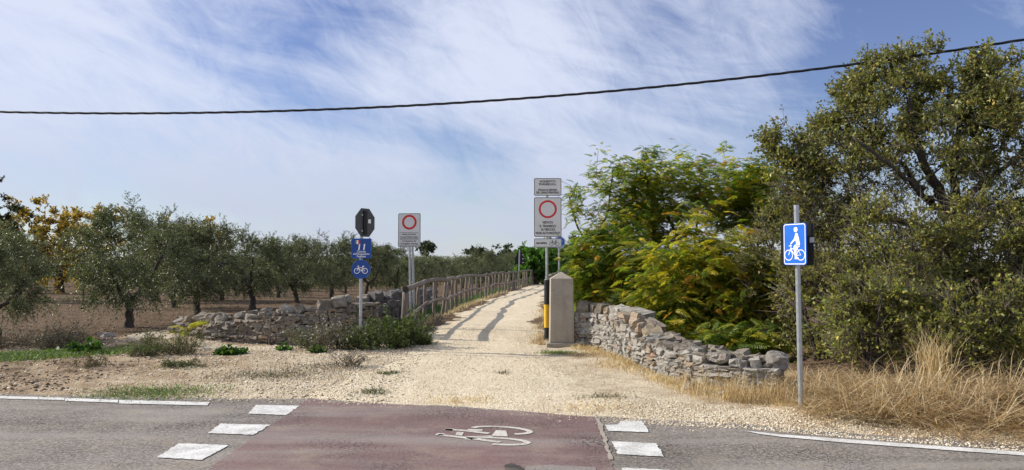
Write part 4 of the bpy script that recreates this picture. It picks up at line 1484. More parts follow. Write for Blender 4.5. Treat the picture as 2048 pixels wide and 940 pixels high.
# ------------------------------------------------------------------ overhead cable
cp = [(-60, 221), (0, 222), (180, 225.5), (360, 226.5), (560, 223.5), (800, 214), (1000, 203), (1200, 185), (1400, 166), (1600, 143), (1740, 125), (1900, 101), (2048, 77), (2120, 65)]
pts3 = []
for u, v in cp:
    Y = 15.2 - 3.0 * (u / 2048.0)
    pts3.append(PD(u, v, Y))
s_ = np.array([p.x for p in pts3]); cz_ = np.polyfit(s_, [p.z for p in pts3], 3)
cy_ = np.polyfit(s_, [p.y for p in pts3], 1)
root = empty('power_cable', (0, float(np.polyval(cy_, 0)), float(np.polyval(cz_, 0))))
tag(root, 'black twisted power cable hanging across the sky above the path', 'cable')
xx = np.linspace(-13.0, 10.2, 420)
for k in range(3):
    mb = MB()
    q = xx * 2 * math.pi / 1.05 + k * 2 * math.pi / 3
    mb.tube([(float(a_), float(np.polyval(cy_, a_) - root.location.y + 0.0125 * math.cos(c_)), float(np.polyval(cz_, a_) - root.location.z + 0.0125 * math.sin(c_))) for a_, c_ in zip(xx, q)], 0.0135, 6)
    mb.build('strand', M['cable'], root, smooth=True)

# ------------------------------------------------------------------ plants
def nrm(a): return a / np.maximum(np.linalg.norm(a, axis=-1, keepdims=True), 1e-9)


def leaf_arrays(C, D_, N_, L, Wd):
    D_ = nrm(D_); Sd = nrm(np.cross(D_, N_)); Nn = np.cross(Sd, D_)
    L = L[:, None]; Wd = Wd[:, None]
    v0 = C; v1 = C + D_ * L * .45 + Sd * Wd * .5 + Nn * Wd * .15
    v2 = C + D_ * L - Nn * L * .08; v3 = C + D_ * L * .45 - Sd * Wd * .5 + Nn * Wd * .15
    V = np.stack([v0, v1, v2, v3], 1).reshape(-1, 3)
    b_ = (np.arange(len(C)) * 4)[:, None]
    Fc = np.concatenate([b_ + np.array([[0, 1, 2]]), b_ + np.array([[0, 2, 3]])], 1).reshape(-1, 3)
    return V, Fc


def twig_arrays(B, T_, rad):
    d_ = nrm(T_ - B)
    ref = np.where(np.abs(d_[:, 2:3]) < 0.8, np.array([[0, 0, 1.0]]), np.array([[1.0, 0, 0]]))
    a_ = nrm(np.cross(d_, ref)); b_ = np.cross(d_, a_)
    r_ = rad[:, None]
    vs = [B + a_ * r_, B + (-a_ * .5 + b_ * .87) * r_, B + (-a_ * .5 - b_ * .87) * r_, T_]
    V = np.stack(vs, 1).reshape(-1, 3)
    k = (np.arange(len(B)) * 4)[:, None]
    Fc = np.concatenate([k + np.array([[0, 1, 3]]), k + np.array([[1, 2, 3]]), k + np.array([[2, 0, 3]])], 1).reshape(-1, 3)
    return V, Fc


def join(parts):
    V, Fc, n = [], [], 0
    for v, f in parts:
        V.append(v); Fc.append(f + n); n += len(v)
    return np.concatenate(V), np.concatenate(Fc)


def catmull(pts, n=6):
    pts = [Vector(p) for p in pts]
    o = []
    for i in range(len(pts) - 1):
        p0, p1, p2, p3 = pts[max(i - 1, 0)], pts[i], pts[i + 1], pts[min(i + 2, len(pts) - 1)]
        for k in range(n):
            t_ = k / n
            o.append(0.5 * ((2 * p1) + (p2 - p0) * t_ + (2 * p0 - 5 * p1 + 4 * p2 - p3) * t_ ** 2 + (3 * p1 - p0 - 3 * p2 + p3) * t_ ** 3))
    o.append(pts[-1])
    return o


class Plant:
    def __init__(self, seed):
        self.r = random.Random(seed)
        self.R = np.random.RandomState(seed)
        self.wood = MB()
        self.np_, self.nr, self.nw = [], [], []
        self.extra = []

    def limb(self, pts, r0, r1, sides=7, wob=0.02, flare=0.0, weight=0.0):
        c = catmull(pts, 5)
        n = len(c)
        c = [c[0]] + [p + Vector((self.r.uniform(-wob, wob), self.r.uniform(-wob, wob), self.r.uniform(-wob, wob))) for p in c[1:]]
        rad = [r0 + (r1 - r0) * i / (n - 1) + flare * max(0, 1 - i / (n * .35)) ** 2 for i in range(n)]
        self.wood.tube(c, rad, sides, self.r, 0.10)
        for p, q in zip(c[2:], rad[2:]):
            self.np_.append(tuple(p)); self.nr.append(q); self.nw.append(weight)

    def reach(self, targets, k=0.55, rmin=0.004, sides=4, lift=0.1, jit=0.05):
        A = np.array(self.np_)
        targets = np.asarray(targets)
        dmin = np.array([np.min(np.linalg.norm(A - t_, axis=1)) for t_ in targets])
        for ti in np.argsort(dmin):
            t_ = targets[ti]
            A = np.array(self.np_)
            i = int(np.argmin(np.linalg.norm(A - t_, axis=1)))
            s_ = Vector(self.np_[i]); e_ = Vector(t_)
            ln = (e_ - s_).length
            mid = s_.lerp(e_, .5) + Vector((self.r.uniform(-jit, jit), self.r.uniform(-jit, jit), lift)) * ln
            pts = [s_ * (1 - q) ** 2 + mid * 2 * q * (1 - q) + e_ * q * q for q in (0, .25, .5, .75, 1)]
            r0 = min(self.nr[i] * k, 0.012 + 0.028 * ln)
            rad = [r0 + (rmin - r0) * q for q in (0, .25, .5, .75, 1)]
            self.wood.tube(pts, rad, sides, None, 0, cap=False)
            for p, q, wt in zip(pts[1:], rad[1:], (.25, .6, 1, 1.4)):
                self.np_.append(tuple(p)); self.nr.append(q); self.nw.append(wt)

    def twigs(self, n, length, up=0.2, out=0.6, centre=(0, 0, 1.5), rad=0.004, pick=None):
        R = self.R
        A = np.array(self.np_); wt = np.array(self.nw)
        if pick is not None: wt = wt * pick(A)
        i = R.choice(len(A), n, p=wt / wt.sum())
        B = A[i]
        o_ = nrm(B - np.array(centre))
        d_ = nrm(R.normal(0, 0.6, (n, 3)) + out * o_ + np.array([0, 0, up]))
        L = R.uniform(*length, n)
        return B, d_, L

    def leaves(self, B, d_, L, per, size, aspect, droop=0.0, spread=0.8, flat=0.6):
        R = self.R
        n = len(B)
        k = np.repeat(np.arange(n), per)
        t_ = R.uniform(0.1, 1.05, len(k))
        sag = np.array([0, 0, -1.0]) * (droop * (t_ ** 2) * L[k])[:, None]
        C = B[k] + d_[k] * (L[k] * t_)[:, None] + sag
        D_ = nrm(d_[k] * .6 + R.normal(0, spread, (len(k), 3)) * .8 + np.array([0, 0, -droop]))
        N_ = nrm(R.normal(0, 1, (len(k), 3)) * (1 - flat) + np.array([0, 0, flat]))
        s_ = R.uniform(*size, len(k))
        return leaf_arrays(C, D_, N_, s_, s_ * aspect)


def rnd_pairs(R, n, clump=None):
    q = R.uniform(0, 1, n)
    return np.repeat(q, 2)


# ---- olive trees
def olive(seed, crown_r=1.55, h=3.3, leaves=27000, lean=0.0, sized=(0.05, 0.095), twn=1500):
    pt = Plant(seed)
    r, R = pt.r, pt.R
    th = r.uniform(0.7, 0.95)
    fork = Vector((lean + r.uniform(-.08, .08), r.uniform(-.08, .08), th))
    pt.limb([(0, 0, -0.1), (lean * .3 + r.uniform(-.07, .07), r.uniform(-.07, .07), th * .5), fork], 0.125, 0.09, 9, 0.03, 0.14)
    nl = r.choice((3, 4))
    a0 = r.uniform(0, 6.28)
    for k in range(nl):
        q = a0 + 6.28 * k / nl + r.uniform(-.4, .4)
        m_ = fork + Vector((math.cos(q) * .45, math.sin(q) * .45, .45))
        e_ = fork + Vector((math.cos(q) * .85 * crown_r / 1.5, math.sin(q) * .85 * crown_r / 1.5, r.uniform(.9, 1.5)))
        pt.limb([fork, m_, e_], 0.075, 0.035, 6, 0.03, 0, 0.15)
    cz = (h + 0.40) / 2
    cl_ = []
    for k in range(22):
        d_ = nrm(R.normal(0, 1, 3))
        cl_.append(np.array([d_[0] * crown_r * .72, d_[1] * crown_r * .72, cz + d_[2] * (h - .55) / 2 * .70]))
    tg = []
    for c in cl_:
        tg.append(c + R.normal(0, .27, (8, 3)))
    tg = np.concatenate(tg)
    tg = np.concatenate([tg, np.stack([R.normal(0, crown_r * .45, 30), R.normal(0, crown_r * .45, 30), R.uniform(1.1, h - .2, 30)], 1)])
    tg[:, 2] = np.maximum(tg[:, 2], 0.85)
    pt.reach(tg, 0.6, 0.004, 4, 0.12)
    B, d_, L = pt.twigs(twn, (0.2, 0.55), 0.05, 0.7, (0, 0, cz - .3))
    Btop, dtop, Ltop = pt.twigs(int(twn * .18), (0.3, 0.6), 1.1, 0.3, (0, 0, cz), pick=lambda A: (A[:, 2] > cz + .4) * 1.0 + 1e-6)
    B, d_, L = np.concatenate([B, Btop]), np.concatenate([d_, dtop]), np.concatenate([L, Ltop])
    V, Fc = pt.leaves(B, d_, L, max(3, leaves // len(B)), sized, 0.30, 0.25, 0.55, 0.35)
    crown = npmesh('olive_crown', V, Fc, M['olive'], rnd_pairs(R, len(V) // 4))
    Vt, Ft = twig_arrays(B, B + d_ * L[:, None] - np.array([0, 0, .2]) * L[:, None], np.full(len(B), .005))
    pt.wood.v += [tuple(p) for p in Vt.tolist()]
    b_ = len(pt.wood.v) - len(Vt)
    pt.wood.f += [tuple(i + b_ for i in f) for f in Ft.tolist()]
    trunk = pt.wood.mesh('olive_trunk', M['bark'], True)
    return trunk, crown


OL = [olive(31, 1.65, 3.3), olive(32, 1.45, 3.15, lean=.28), olive(33, 1.75, 3.0, lean=.1), olive(35, 1.4, 3.5, lean=-.15), olive(36, 1.85, 3.1, lean=-.3), olive(37, 1.5, 3.3, lean=.05)]
OLF = [olive(41, 1.65, 3.2, 6500, sized=(.09, .16), twn=900), olive(42, 1.75, 3.4, 6500, sized=(.09, .16), twn=900), olive(43, 1.6, 3.1, 6500, sized=(.09, .16), twn=900)]


def tree_from(meshes, name, loc, rz, sc, label, cat='tree', group=None):
    root = empty(name, loc, rz)
    root.scale = sc
    tag(root, label, cat, group)
    link('trunk', meshes[0], root)
    link('crown', meshes[1], root)
    return root


r = random.Random(77)
near = [(258, 650, 0, 1.02, .3, 'olive tree nearest the low left end of the stone wall'), (395, 631, 1, 1.02, 2.2, 'olive tree with a leaning trunk behind the left part of the stone wall'),
        (505, 615, 2, 1.0, 4.0, 'olive tree with forked trunk behind the middle of the left stone wall'), (594, 603, 4, .95, 1.0, 'olive tree with slim trunk behind the right part of the left stone wall'),
        (663, 597, 3, .95, 5.0, 'olive tree standing just left of the post with the round bicycle sign'), (735, 590.5, 5, .92, 3.3, 'olive tree seen just right of the post with the round bicycle sign'),
        (790, 586, 2, .92, .2, 'olive tree with visible trunk just left of the weather warning sign posts'), (-8, 692, 3, .70, 1.1, 'small olive tree cut by the left picture border nearest the road')]
GRP = 'olive trees of the grove'
placed = []
for (u, v, k, sc, rz, lab) in near:
    p = P(u, v)
    placed.append((p.x, p.y))
    tree_from(OL[k], 'olive_tree', (p.x, p.y, float(gz(p.x, p.y)) - .03), rz, (sc, sc, sc), lab, group=GRP)
for (u, v, k, sc, rz, lab) in ((30, 600, 1, 1.02, .4, 'olive tree at the far left in front of the tall dark green tree'),
                               (310, 600, 3, 1.18, 1.9, 'olive tree with a high pale top between the two nearest olive trunks')):
    p = P(u, v)
    placed.append((p.x, p.y))
    tree_from(OL[k], 'olive_tree', (p.x, p.y, float(gz(p.x, p.y)) - .03), rz, (sc, sc, sc * 1.05), lab, group=GRP)
# the rest of the grove in rows
cnt = 0
for iy in range(40):
    for ix in range(-22, 3):
        Y = 26 + iy * 5.0 + r.uniform(-.8, .8)
        X = -14.6 + ix * 5.2 + 0.072 * (Y - 26) + r.uniform(-.7, .7)
        if ix >= 1: X = -9.2 + 0.13 * (Y - 30) + (ix - 1) * 4.6 + r.uniform(-.5, .5)
        if ix >= 1 and Y < 46: continue
        u = 1024 + X / Y * F_PX
        if u < -90 or u > 1130 or Y > 132: continue
        if X > float(pl(Y)) - 2.2: continue
        if min((X - a_) ** 2 + (Y - b_) ** 2 for a_, b_ in placed) < 8.0: continue
        if Y < 66 and 20 < u < 235: continue
        if cnt >= 240: continue
        placed.append((X, Y))
        cnt += 1
        k = r.randrange(3)
        src = OL[r.randrange(6)] if Y < 48 else OLF[k]
        sc = r.uniform(.9, 1.05) * float(np.interp(Y, [30, 55, 90, 130], [1.0, .84, .78, .9]))
        tree_from(src, 'olive_tree', (X, Y, float(gz(X, Y)) - .03), r.uniform(0, 6.28), (sc, sc, sc * r.uniform(.92, 1.06)), 'olive tree in the far rows of the grove beyond the fence and left wall', group='far rows of the olive grove')

# far-off wood beyond the last rows
R1 = np.random.RandomState(9)
Vs, Rn = [], []
n = 900
Y = 128 + 230 * R1.uniform(0, 1, n) ** 1.2
X = Y * R1.uniform(-0.78, 0.45, n)
Z = gz(X, Y)
per = 110
C = np.repeat(np.stack([X, Y, Z + 1.4], 1), per, 0)
d_ = nrm(R1.normal(0, 1, (n * per, 3)))
C = C + d_ * np.array([2.0, 2.0, 1.25]) * (R1.uniform(.3, 1, (n * per, 1)) ** .4) * np.repeat(R1.uniform(.8, 1.2, n), per)[:, None]
sz = R1.uniform(.22, .42, n * per)
V, Fc = leaf_arrays(C, R1.normal(0, 1, C.shape), nrm(d_ + R1.normal(0, .5, C.shape)), sz, sz * .6)
tag(link('far_grove', npmesh('far_grove', V, Fc, M['olive'], np.repeat(R1.uniform(0, 1, n * per), 2))), 'far olive grove closing the horizon', None, None, 'stuff')


def blob_tree(seed, crown_c, crown_r, n, size, mat, trunk_h, trunk_r, clumps=12, aspect=.55, bark='bark', reach=60, twl=(0.25, .6), limbs=4, flat=.4, spreadk=.36):
    """general broad tree"""
    pt = Plant(seed)
    r, R = pt.r, pt.R
    fork = Vector((r.uniform(-.1, .1), 0, trunk_h))
    pt.limb([(0, 0, -.1), (r.uniform(-.08, .08), 0, trunk_h * .5), fork], trunk_r, trunk_r * .75, 8, .02, trunk_r * .5)
    cc, cr = np.array(crown_c), np.array(crown_r)
    for k in range(limbs):
        q = 6.28 * k / limbs + r.uniform(-.4, .4)
        e_ = Vector((cc[0] + math.cos(q) * cr[0] * .6, cc[1] + math.sin(q) * cr[1] * .6, cc[2] + r.uniform(-.1, .6) * cr[2]))
        pt.limb([fork, fork.lerp(e_, .5) + Vector((r.uniform(-.15, .15), r.uniform(-.15, .15), .15)), e_], trunk_r * .55, trunk_r * .2, 6, .03, 0, .15)
    tg = []
    for k in range(clumps):
        d_ = nrm(R.normal(0, 1, 3))
        c = cc + d_ * cr * R.uniform(.55, .82)
        tg.append(c + R.normal(0, 1, (max(2, reach // clumps), 3)) * cr * spreadk)
    pt.reach(np.concatenate(tg), .6, .005, 4, .1)
    m_ = max(60, n // 14)
    B, d_, L = pt.twigs(m_, twl, .25, .6, tuple(cc))
    V, Fc = pt.leaves(B, d_, L, max(3, n // m_), size, aspect, .1, .7, flat)
    crown = npmesh('crown', V, Fc, M[mat], rnd_pairs(R, len(V) // 4))
    Vt, Ft = twig_arrays(B, B + d_ * L[:, None], np.full(len(B), .006))
    b_ = len(pt.wood.v)
    pt.wood.v += [tuple(p) for p in Vt.tolist()]
    pt.wood.f += [tuple(i + b_ for i in f) for f in Ft.tolist()]
    return pt.wood.mesh('trunk', M[bark], True), crown


def place(meshes, name, X, Y, label, rz=0.0, cat='tree', sc=1.0):
    return tree_from(meshes, name, (X, Y, float(gz(X, Y)) - .03), rz, (sc, sc, sc), label, cat)


# yellowing tree and the tall dark one at the left
p = P(118, 573)
place(blob_tree(51, (0, 0, 3.9), (3.1, 2.8, 2.1), 30000, (.12, .22), 'yellow_leaf', 1.9, .32, 26, reach=190, spreadk=.5), 'autumn_tree', p.x, p.y, 'tree with yellow autumn leaves standing among the olives at the left', .4)
place(blob_tree(52, (0, 0, 4.6), (2.6, 2.4, 2.7), 16000, (.12, .2), 'dark_leaf', 1.6, .3, 15, reach=110), 'broadleaf_tree', -37.6, 53, 'tall dark green tree at the left picture border behind the olives', 1.0)
place(blob_tree(53, (0, 0, 3.6), (2.5, 2.2, 1.7), 6000, (.11, .2), 'yellow_leaf', 1.6, .25, 12, reach=80), 'autumn_tree', -44.5, 62, 'yellow leaved tree behind the tall dark tree at the left border', 2.0)
place(blob_tree(54, (0, 0, 3.7), (1.9, 1.7, 1.3), 3500, (.11, .19), 'yellow_leaf', 1.6, .2, 10, reach=60), 'autumn_tree', -20.0, 46, 'yellowish tree top showing behind the second olive from the left', 3.0)
p = P(163, 614)
place(blob_tree(55, (0, 0, 2.0), (.7, .7, .8), 1500, (.05, .09), 'olive', 1.25, .045, 6, .3, reach=24, limbs=3), 'olive_sapling', p.x, p.y, 'thin young olive sapling left of the nearest olive tree')
# distant trees on the skyline
def sky_tree(u, vt, Y, rx_, rz_, seed, mat, label, name='distant_tree'):
    top_ = PD(u, vt, Y)
    zb = float(gz(top_.x, Y))
    H = top_.z - zb
    ms = blob_tree(seed, (0, 0, H - rz_), (rx_, rx_, rz_ * .9), 3600, (.3, .6), mat, max(.5, H - rz_ * 2.2), .2, 12, .6, reach=70, twl=(.3, 1.1))
    place(ms, name, top_.x, Y, label)
sky_tree(853, 481, 210, 2.1, 1.7, 61, 'pine', 'round lone pine rising above the grove right of the weather sign')
sky_tree(958, 497, 200, 2.6, 1.4, 62, 'pine', 'low dark tree on the skyline in the middle of the grove')
sky_tree(1020, 494, 150, 3.4, 2.0, 63, 'pine', 'dark tree crown on the skyline just left of the distant triangular sign')
sky_tree(766, 494, 205, 4.0, 1.6, 64, 'pine', 'dark tree on the skyline left of the weather sign')
sky_tree(1133, 478, 120, 4.2, 2.8, 65, 'pine', 'dark tree on the skyline right of the white plates')
sky_tree(1170, 470, 100, 4.5, 3.0, 66, 'pine', 'dark tree behind the ailanthus right of the white plates')
sky_tree(1072, 500, 58, 1.0, .85, 67, 'green_tree', 'bright green leafy bush at the end of the path right of the triangular sign', 'leafy_bush')
sky_tree(1100, 504, 66, 1.3, .95, 68, 'green_tree', 'bright green leafy bush behind the tall post at the end of the path', 'leafy_bush')

# ---- tree of heaven thicket on the right: leaves are long fronds
def frond(seed, n=10, ln=0.52, leaflet=0.105, droop=.35):
    R = np.random.RandomState(seed)
    C, D_, N_, L = [], [], [], []
    sp = []
    for i in range(9):
        q = i / 8
        sp.append((0.02 * math.sin(q * 4 + seed), ln * (q - .12 * q * q), ln * (.10 * q - droop * q * q)))
    for i in range(n):
        q = .16 + .80 * i / (n - 1)
        p_ = np.array([0.02 * math.sin(q * 4 + seed), ln * (q - .12 * q * q), ln * (.10 * q - droop * q * q)])
        k = 0.72 + .45 * math.sin(math.pi * min(1, .25 + q * .7))
        for sd in (-1, 1):
            C.append(p_); D_.append((sd * 1.0, .42 + R.uniform(-.1, .1), -.28 + R.uniform(-.22, .18))); N_.append((R.uniform(-.25, .25), R.uniform(-.2, .2), 1)); L.append(leaflet * k * R.uniform(.85, 1.1))
    C.append(np.array(sp[-1])); D_.append((0, 1, -.4)); N_.append((0, 0, 1)); L.append(leaflet * .9)
    V, Fc = leaf_arrays(np.array(C), np.array(D_, dtype=float), np.array(N_, dtype=float), np.array(L), np.array(L) * .42)
    rn = list(np.repeat(R.uniform(0, 1, len(C)), 2))
    # rachis as a thin folded strip
    b_ = len(V)
    rv, rf = [], []
    for i, s_ in enumerate(sp):
        rv += [(s_[0] - .003, s_[1], s_[2]), (s_[0] + .003, s_[1], s_[2] - .002)]
        if i: rf += [(b_ + 2 * i - 2, b_ + 2 * i - 1, b_ + 2 * i + 1), (b_ + 2 * i - 2, b_ + 2 * i + 1, b_ + 2 * i)]
    V = np.concatenate([V, np.array(rv)]); Fc = np.concatenate([Fc, np.array(rf)])
    return V, Fc, np.array(rn + [.5] * len(rf))


FR = [frond(s, n=9 + s % 3, ln=.46 + .03 * (s % 4), droop=.2 + .09 * (s % 4)) for s in range(8)]
FRM = [npmesh('frond', v, f, M['pinnate'], q) for v, f, q in FR]


def frond_matrix(p, d_, up_roll, sc):
    """frond grows along its local Y"""
    y_ = Vector(d_).normalized()
    x_ = y_.cross(Vector((0, 0, 1)))
    if x_.length < 1e-3: x_ = Vector((1, 0, 0))
    x_.normalize()
    z_ = x_.cross(y_)
    m_ = Matrix(((x_.x, y_.x, z_.x), (x_.y, y_.y, z_.y), (x_.z, y_.z, z_.z)))
    return m_ @ Matrix.Rotation(up_roll, 3, 'Y'), sc


def frond_color(r, yel):
    q = r.random()
    if q < yel * .16: c = (.45, .23, .04)
    elif q < yel * .6: c = (.50, .42, .03)
    elif q < yel: c = (.28, .28, .03)
    elif q < yel + (1 - yel) * .5: c = (.12, .18, .024)
    else: c = (.07, .12, .018)
    k = r.uniform(.85, 1.15)
    return (c[0] * k, c[1] * k, c[2] * k, 1)


def ailanthus(X, Y, stems, label, seed, nobj, njoin, yel, name='ailanthus_tree', fs=1.0, cat='tree', gzoff=0.0, stem_r=.03):
    """stems: list of (points, spread of crown around the upper part)"""
    pt = Plant(seed)
    r, R = pt.r, pt.R
    z0 = float(gz(X, Y))
    root = empty(name, (X, Y, z0))
    tag(root, label, cat)
    tips = []
    for pts, spread, n in stems:
        pt.limb(pts, stem_r, stem_r * .4, 6, .015)
        e_ = Vector(pts[-1]); m_ = Vector(pts[-2])
        for k in range(int(n * 2.2)):
            q = r.random() ** .6
            c = m_.lerp(e_, q * 1.05)
            tips.append(np.array(c) + R.normal(0, 1, 3) * np.array([spread, spread, spread * .72]) * 1.15)
    tips = np.array(tips)
    tips[:, 2] = np.maximum(tips[:, 2], .25)
    pt.reach(tips, .6, .005, 4, .05)
    pt.wood.build('trunk', M['stem'], root, smooth=True)
    nodes = np.array(pt.np_); wt = np.array(pt.nw)
    ctr = nodes.mean(0)
    # fronds stand in whorls at the branch ends
    parts, rn, colv = [], [], []
    njoin = int(njoin * 2.7)
    tot_ = nobj + njoin
    idx = R.choice(len(nodes), tot_, p=wt / wt.sum())
    # those nearest the road become single leaves
    order = np.argsort(nodes[idx][:, 1] - .3 * nodes[idx][:, 2] + R.normal(0, .35, tot_))
    for rank, oi in enumerate(order):
        p_ = nodes[idx[oi]] + R.normal(0, .085, 3)
        if (p_[0] + X) / (p_[1] + Y) < .082 and r.random() < .93: continue    # the crowns stop short of the posts and the path
        if p_[1] + Y < 13.2 and Y > 13.5: continue
        a_ = r.uniform(0, 6.28)
        o_ = (p_ - ctr)
        o_ = o_ / (np.linalg.norm(o_) + 1e-6)
        d_ = (math.cos(a_) + .7 * o_[0], math.sin(a_) + .7 * o_[1] - .25, r.uniform(-.45, .45) + .25 * o_[2])
        m_, sc = frond_matrix(p_, d_, r.uniform(-.8, .8), fs * .70 * r.uniform(.6, 1.15))
        k = r.randrange(8)
        if rank < nobj:
            o = link('leaf', FRM[k], root)
            o.matrix_local = Matrix.Translation(Vector(p_)) @ m_.to_4x4() @ Matrix.Scale(sc, 4)
            o.color = frond_color(r, yel)
        else:
            v, f, q = FR[k]
            parts.append((np.array(p_) + (v * sc) @ np.array(m_).T, f))
            base = r.random()
            base = (.78 + .22 * base) if r.random() < yel * .8 else base * .74
            rn.append(np.full(len(f), base) * .8 + q * .2)
    if parts:
        V, Fc = join(parts)
        o = link('crown', npmesh('crown', V, Fc, M['pinnate_mass'], np.concatenate(rn)), root)
        o['kind'] = 'stuff'
    return root


def loc_at(u, v, Y, X0, Y0, dy=0.0):
    """local position of a point seen at u, v at distance Y"""
    p_ = PD(u, v, Y)
    return (p_.x - X0, Y - Y0 + dy, p_.z - float(gz(X0, Y0)))


def stem(X0, Y0, Yc, base_u, pts, spread, n):
    L = [((base_u - 1024) / F_PX * Yc - X0, Yc - Y0, -.1)]
    for u, v in pts: L.append(loc_at(u, v, Yc, X0, Y0))
    return (L, spread, n)


X0, Y0 = 2.0, 17.0
ailanthus(X0, Y0, [stem(X0, Y0, 17.0, 1190, [(1186, 530), (1150, 440), (1138, 390)], .26, 16), stem(X0, Y0, 17.1, 1195, [(1192, 500), (1215, 420), (1225, 345)], .26, 18),
                   stem(X0, Y0, 17.2, 1205, [(1225, 500), (1262, 420), (1275, 330)], .28, 22), stem(X0, Y0, 17.0, 1188, [(1180, 540), (1170, 470)], .35, 14)],
          'tall open tree of heaven with thin dark stems right of the white plates', 81, 190, 648, 0.31, fs=0.62, stem_r=.035)
X0, Y0 = 4.6, 17.6
ailanthus(X0, Y0, [stem(X0, Y0, 17.6, 1380, [(1375, 520), (1335, 430), (1320, 360)], .38, 24), stem(X0, Y0, 17.6, 1392, [(1390, 520), (1395, 430), (1400, 365)], .40, 28), stem(X0, Y0, 17.9, 1400, [(1410, 520), (1450, 430), (1470, 375)], .40, 28), stem(X0, Y0, 17.9, 1400, [(1370, 560), (1330, 480)], .45, 20)],
          'tall tree of heaven with yellowing top in the middle of the thicket', 82, 230, 1800, 0.55, fs=0.64, stem_r=.04)
X0, Y0 = 3.1, 17.6
ailanthus(X0, Y0, [stem(X0, Y0, 17.6, 1290, [(1285, 560), (1270, 480), (1262, 420)], .38, 26), stem(X0, Y0, 17.6, 1296, [(1300, 560), (1305, 480), (1312, 430)], .38, 26), stem(X0, Y0, 17.4, 1290, [(1250, 580), (1225, 520)], .38, 20)],
          'mid height tree of heaven between the two tallest stems of the thicket', 89, 200, 900, 0.45, fs=.66, stem_r=.03)
X0, Y0 = 5.9, 17.2
ailanthus(X0, Y0, [stem(X0, Y0, 17.2, 1520, [(1515, 500), (1510, 420), (1505, 375)], .42, 30), stem(X0, Y0, 17.2, 1530, [(1540, 520), (1550, 450), (1545, 410)], .42, 26)],
          'tree of heaven between the yellow tipped thicket and the big grey branched tree', 83, 150, 1368, 0.48, fs=0.67, stem_r=.035)
X0, Y0 = 1.95, 15.9
ailanthus(X0, Y0, [stem(X0, Y0, 15.9, 1195, [(1190, 570), (1175, 510)], .30, 20), stem(X0, Y0, 15.9, 1215, [(1220, 560), (1235, 490)], .36, 24), stem(X0, Y0, 15.9, 1215, [(1250, 600), (1280, 540)], .34, 22), stem(X0, Y0, 15.9, 1190, [(1180, 600), (1170, 560)], .25, 12)],
          'low green tree of heaven shrub directly behind the top of the right wall', 84, 190, 918, 0.32, 'ailanthus_shrub', fs=.86, cat='shrub')
X0, Y0 = 3.2, 14.2
ailanthus(X0, Y0, [stem(X0, Y0, 14.2, 1380, [(1370, 620), (1340, 560)], .36, 22), stem(X0, Y0, 14.2, 1390, [(1390, 580), (1400, 500)], .36, 26), stem(X0, Y0, 14.2, 1395, [(1420, 580), (1440, 505)], .34, 24), stem(X0, Y0, 14.0, 1385, [(1380, 660), (1360, 640)], .36, 22), stem(X0, Y0, 14.4, 1380, [(1340, 640), (1310, 600)], .30, 18)],
          'broad tree of heaven shrub with bright yellow fronds behind the fallen wall', 85, 290, 918, 0.79, 'ailanthus_shrub', fs=.95, cat='shrub')
X0, Y0 = 4.15, 14.0
ailanthus(X0, Y0, [stem(X0, Y0, 14.0, 1465, [(1465, 620), (1470, 550)], .32, 20), stem(X0, Y0, 14.0, 1470, [(1500, 610), (1515, 550)], .30, 20), stem(X0, Y0, 13.8, 1465, [(1455, 660), (1450, 640)], .30, 18)],
          'tree of heaven shrub with orange tipped fronds left of the dark hollow', 86, 220, 561, 0.64, 'ailanthus_shrub', fs=.92, cat='shrub')
X0, Y0 = 3.55, 12.2
ailanthus(X0, Y0, [stem(X0, Y0, 12.2, 1480, [(1475, 720), (1455, 700)], .18, 10), stem(X0, Y0, 12.2, 1485, [(1490, 720), (1500, 695)], .18, 10)],
          'small dark green frond clump low behind the right end of the wall', 87, 60, 204, 0.22, 'ailanthus_shrub', fs=.95, cat='shrub', stem_r=.015)
X0, Y0 = 2.75, 13.0
ailanthus(X0, Y0, [stem(X0, Y0, 13.0, 1330, [(1335, 700), (1330, 670)], .20, 12), stem(X0, Y0, 13.0, 1345, [(1390, 710), (1400, 685)], .22, 12)],
          'low yellow green frond clump leaning over the fallen boulder of the wall', 88, 80, 255, 0.68, 'ailanthus_shrub', fs=.9, cat='shrub', stem_r=.015)

# ---- the big old tree on the right
def in_poly(pts, poly):
    x, y = pts[:, 0], pts[:, 1]
    ins = np.zeros(len(pts), bool)
    j = len(poly) - 1
    for i in range(len(poly)):
        xi, yi = poly[i]; xj, yj = poly[j]
        c = ((yi > y) != (yj > y)) & (x < (xj - xi) * (y - yi) / (yj - yi + 1e-9) + xi)
        ins ^= c
        j = i
    return ins


TY = 12.6
TX = (1912 - 1024) / F_PX * TY
tz0 = float(gz(TX, TY))
def tw(u, v, dy=0.0):
    p_ = PD(u, v, TY)
    return (p_.x - TX, dy, p_.z - tz0)
pt = Plant(91)
r, R = pt.r, pt.R
pt.limb([(0, 0, -.15), tw(1918, 640), tw(1908, 540), tw(1905, 465)], .21, .15, 10, .03, .10)
pt.limb([tw(1905, 470), tw(1880, 415, -.2), tw(1840, 370, -.4), tw(1800, 300, -.5), tw(1785, 210, -.5)], .12, .03, 8, .04, 0, .2)
pt.limb([tw(1905, 470), tw(1925, 400, .2), tw(1930, 300, .3), tw(1945, 180, .3)], .11, .03, 8, .04, 0, .2)
pt.limb([tw(1908, 480), tw(1960, 420, -.4), tw(2030, 395, -.8), tw(2110, 330, -1.1)], .10, .03, 8, .04, 0, .2)
pt.limb([tw(1908, 500), tw(1850, 450, .3), tw(1760, 430, .5), tw(1680, 410, .6), tw(1590, 330, .6)], .09, .02, 8, .04, 0, .2)
pt.limb([tw(1880, 415), tw(1800, 400, -.8), tw(1720, 360, -1.2), tw(1640, 300, -1.3)], .06, .018, 7, .04, 0, .2)
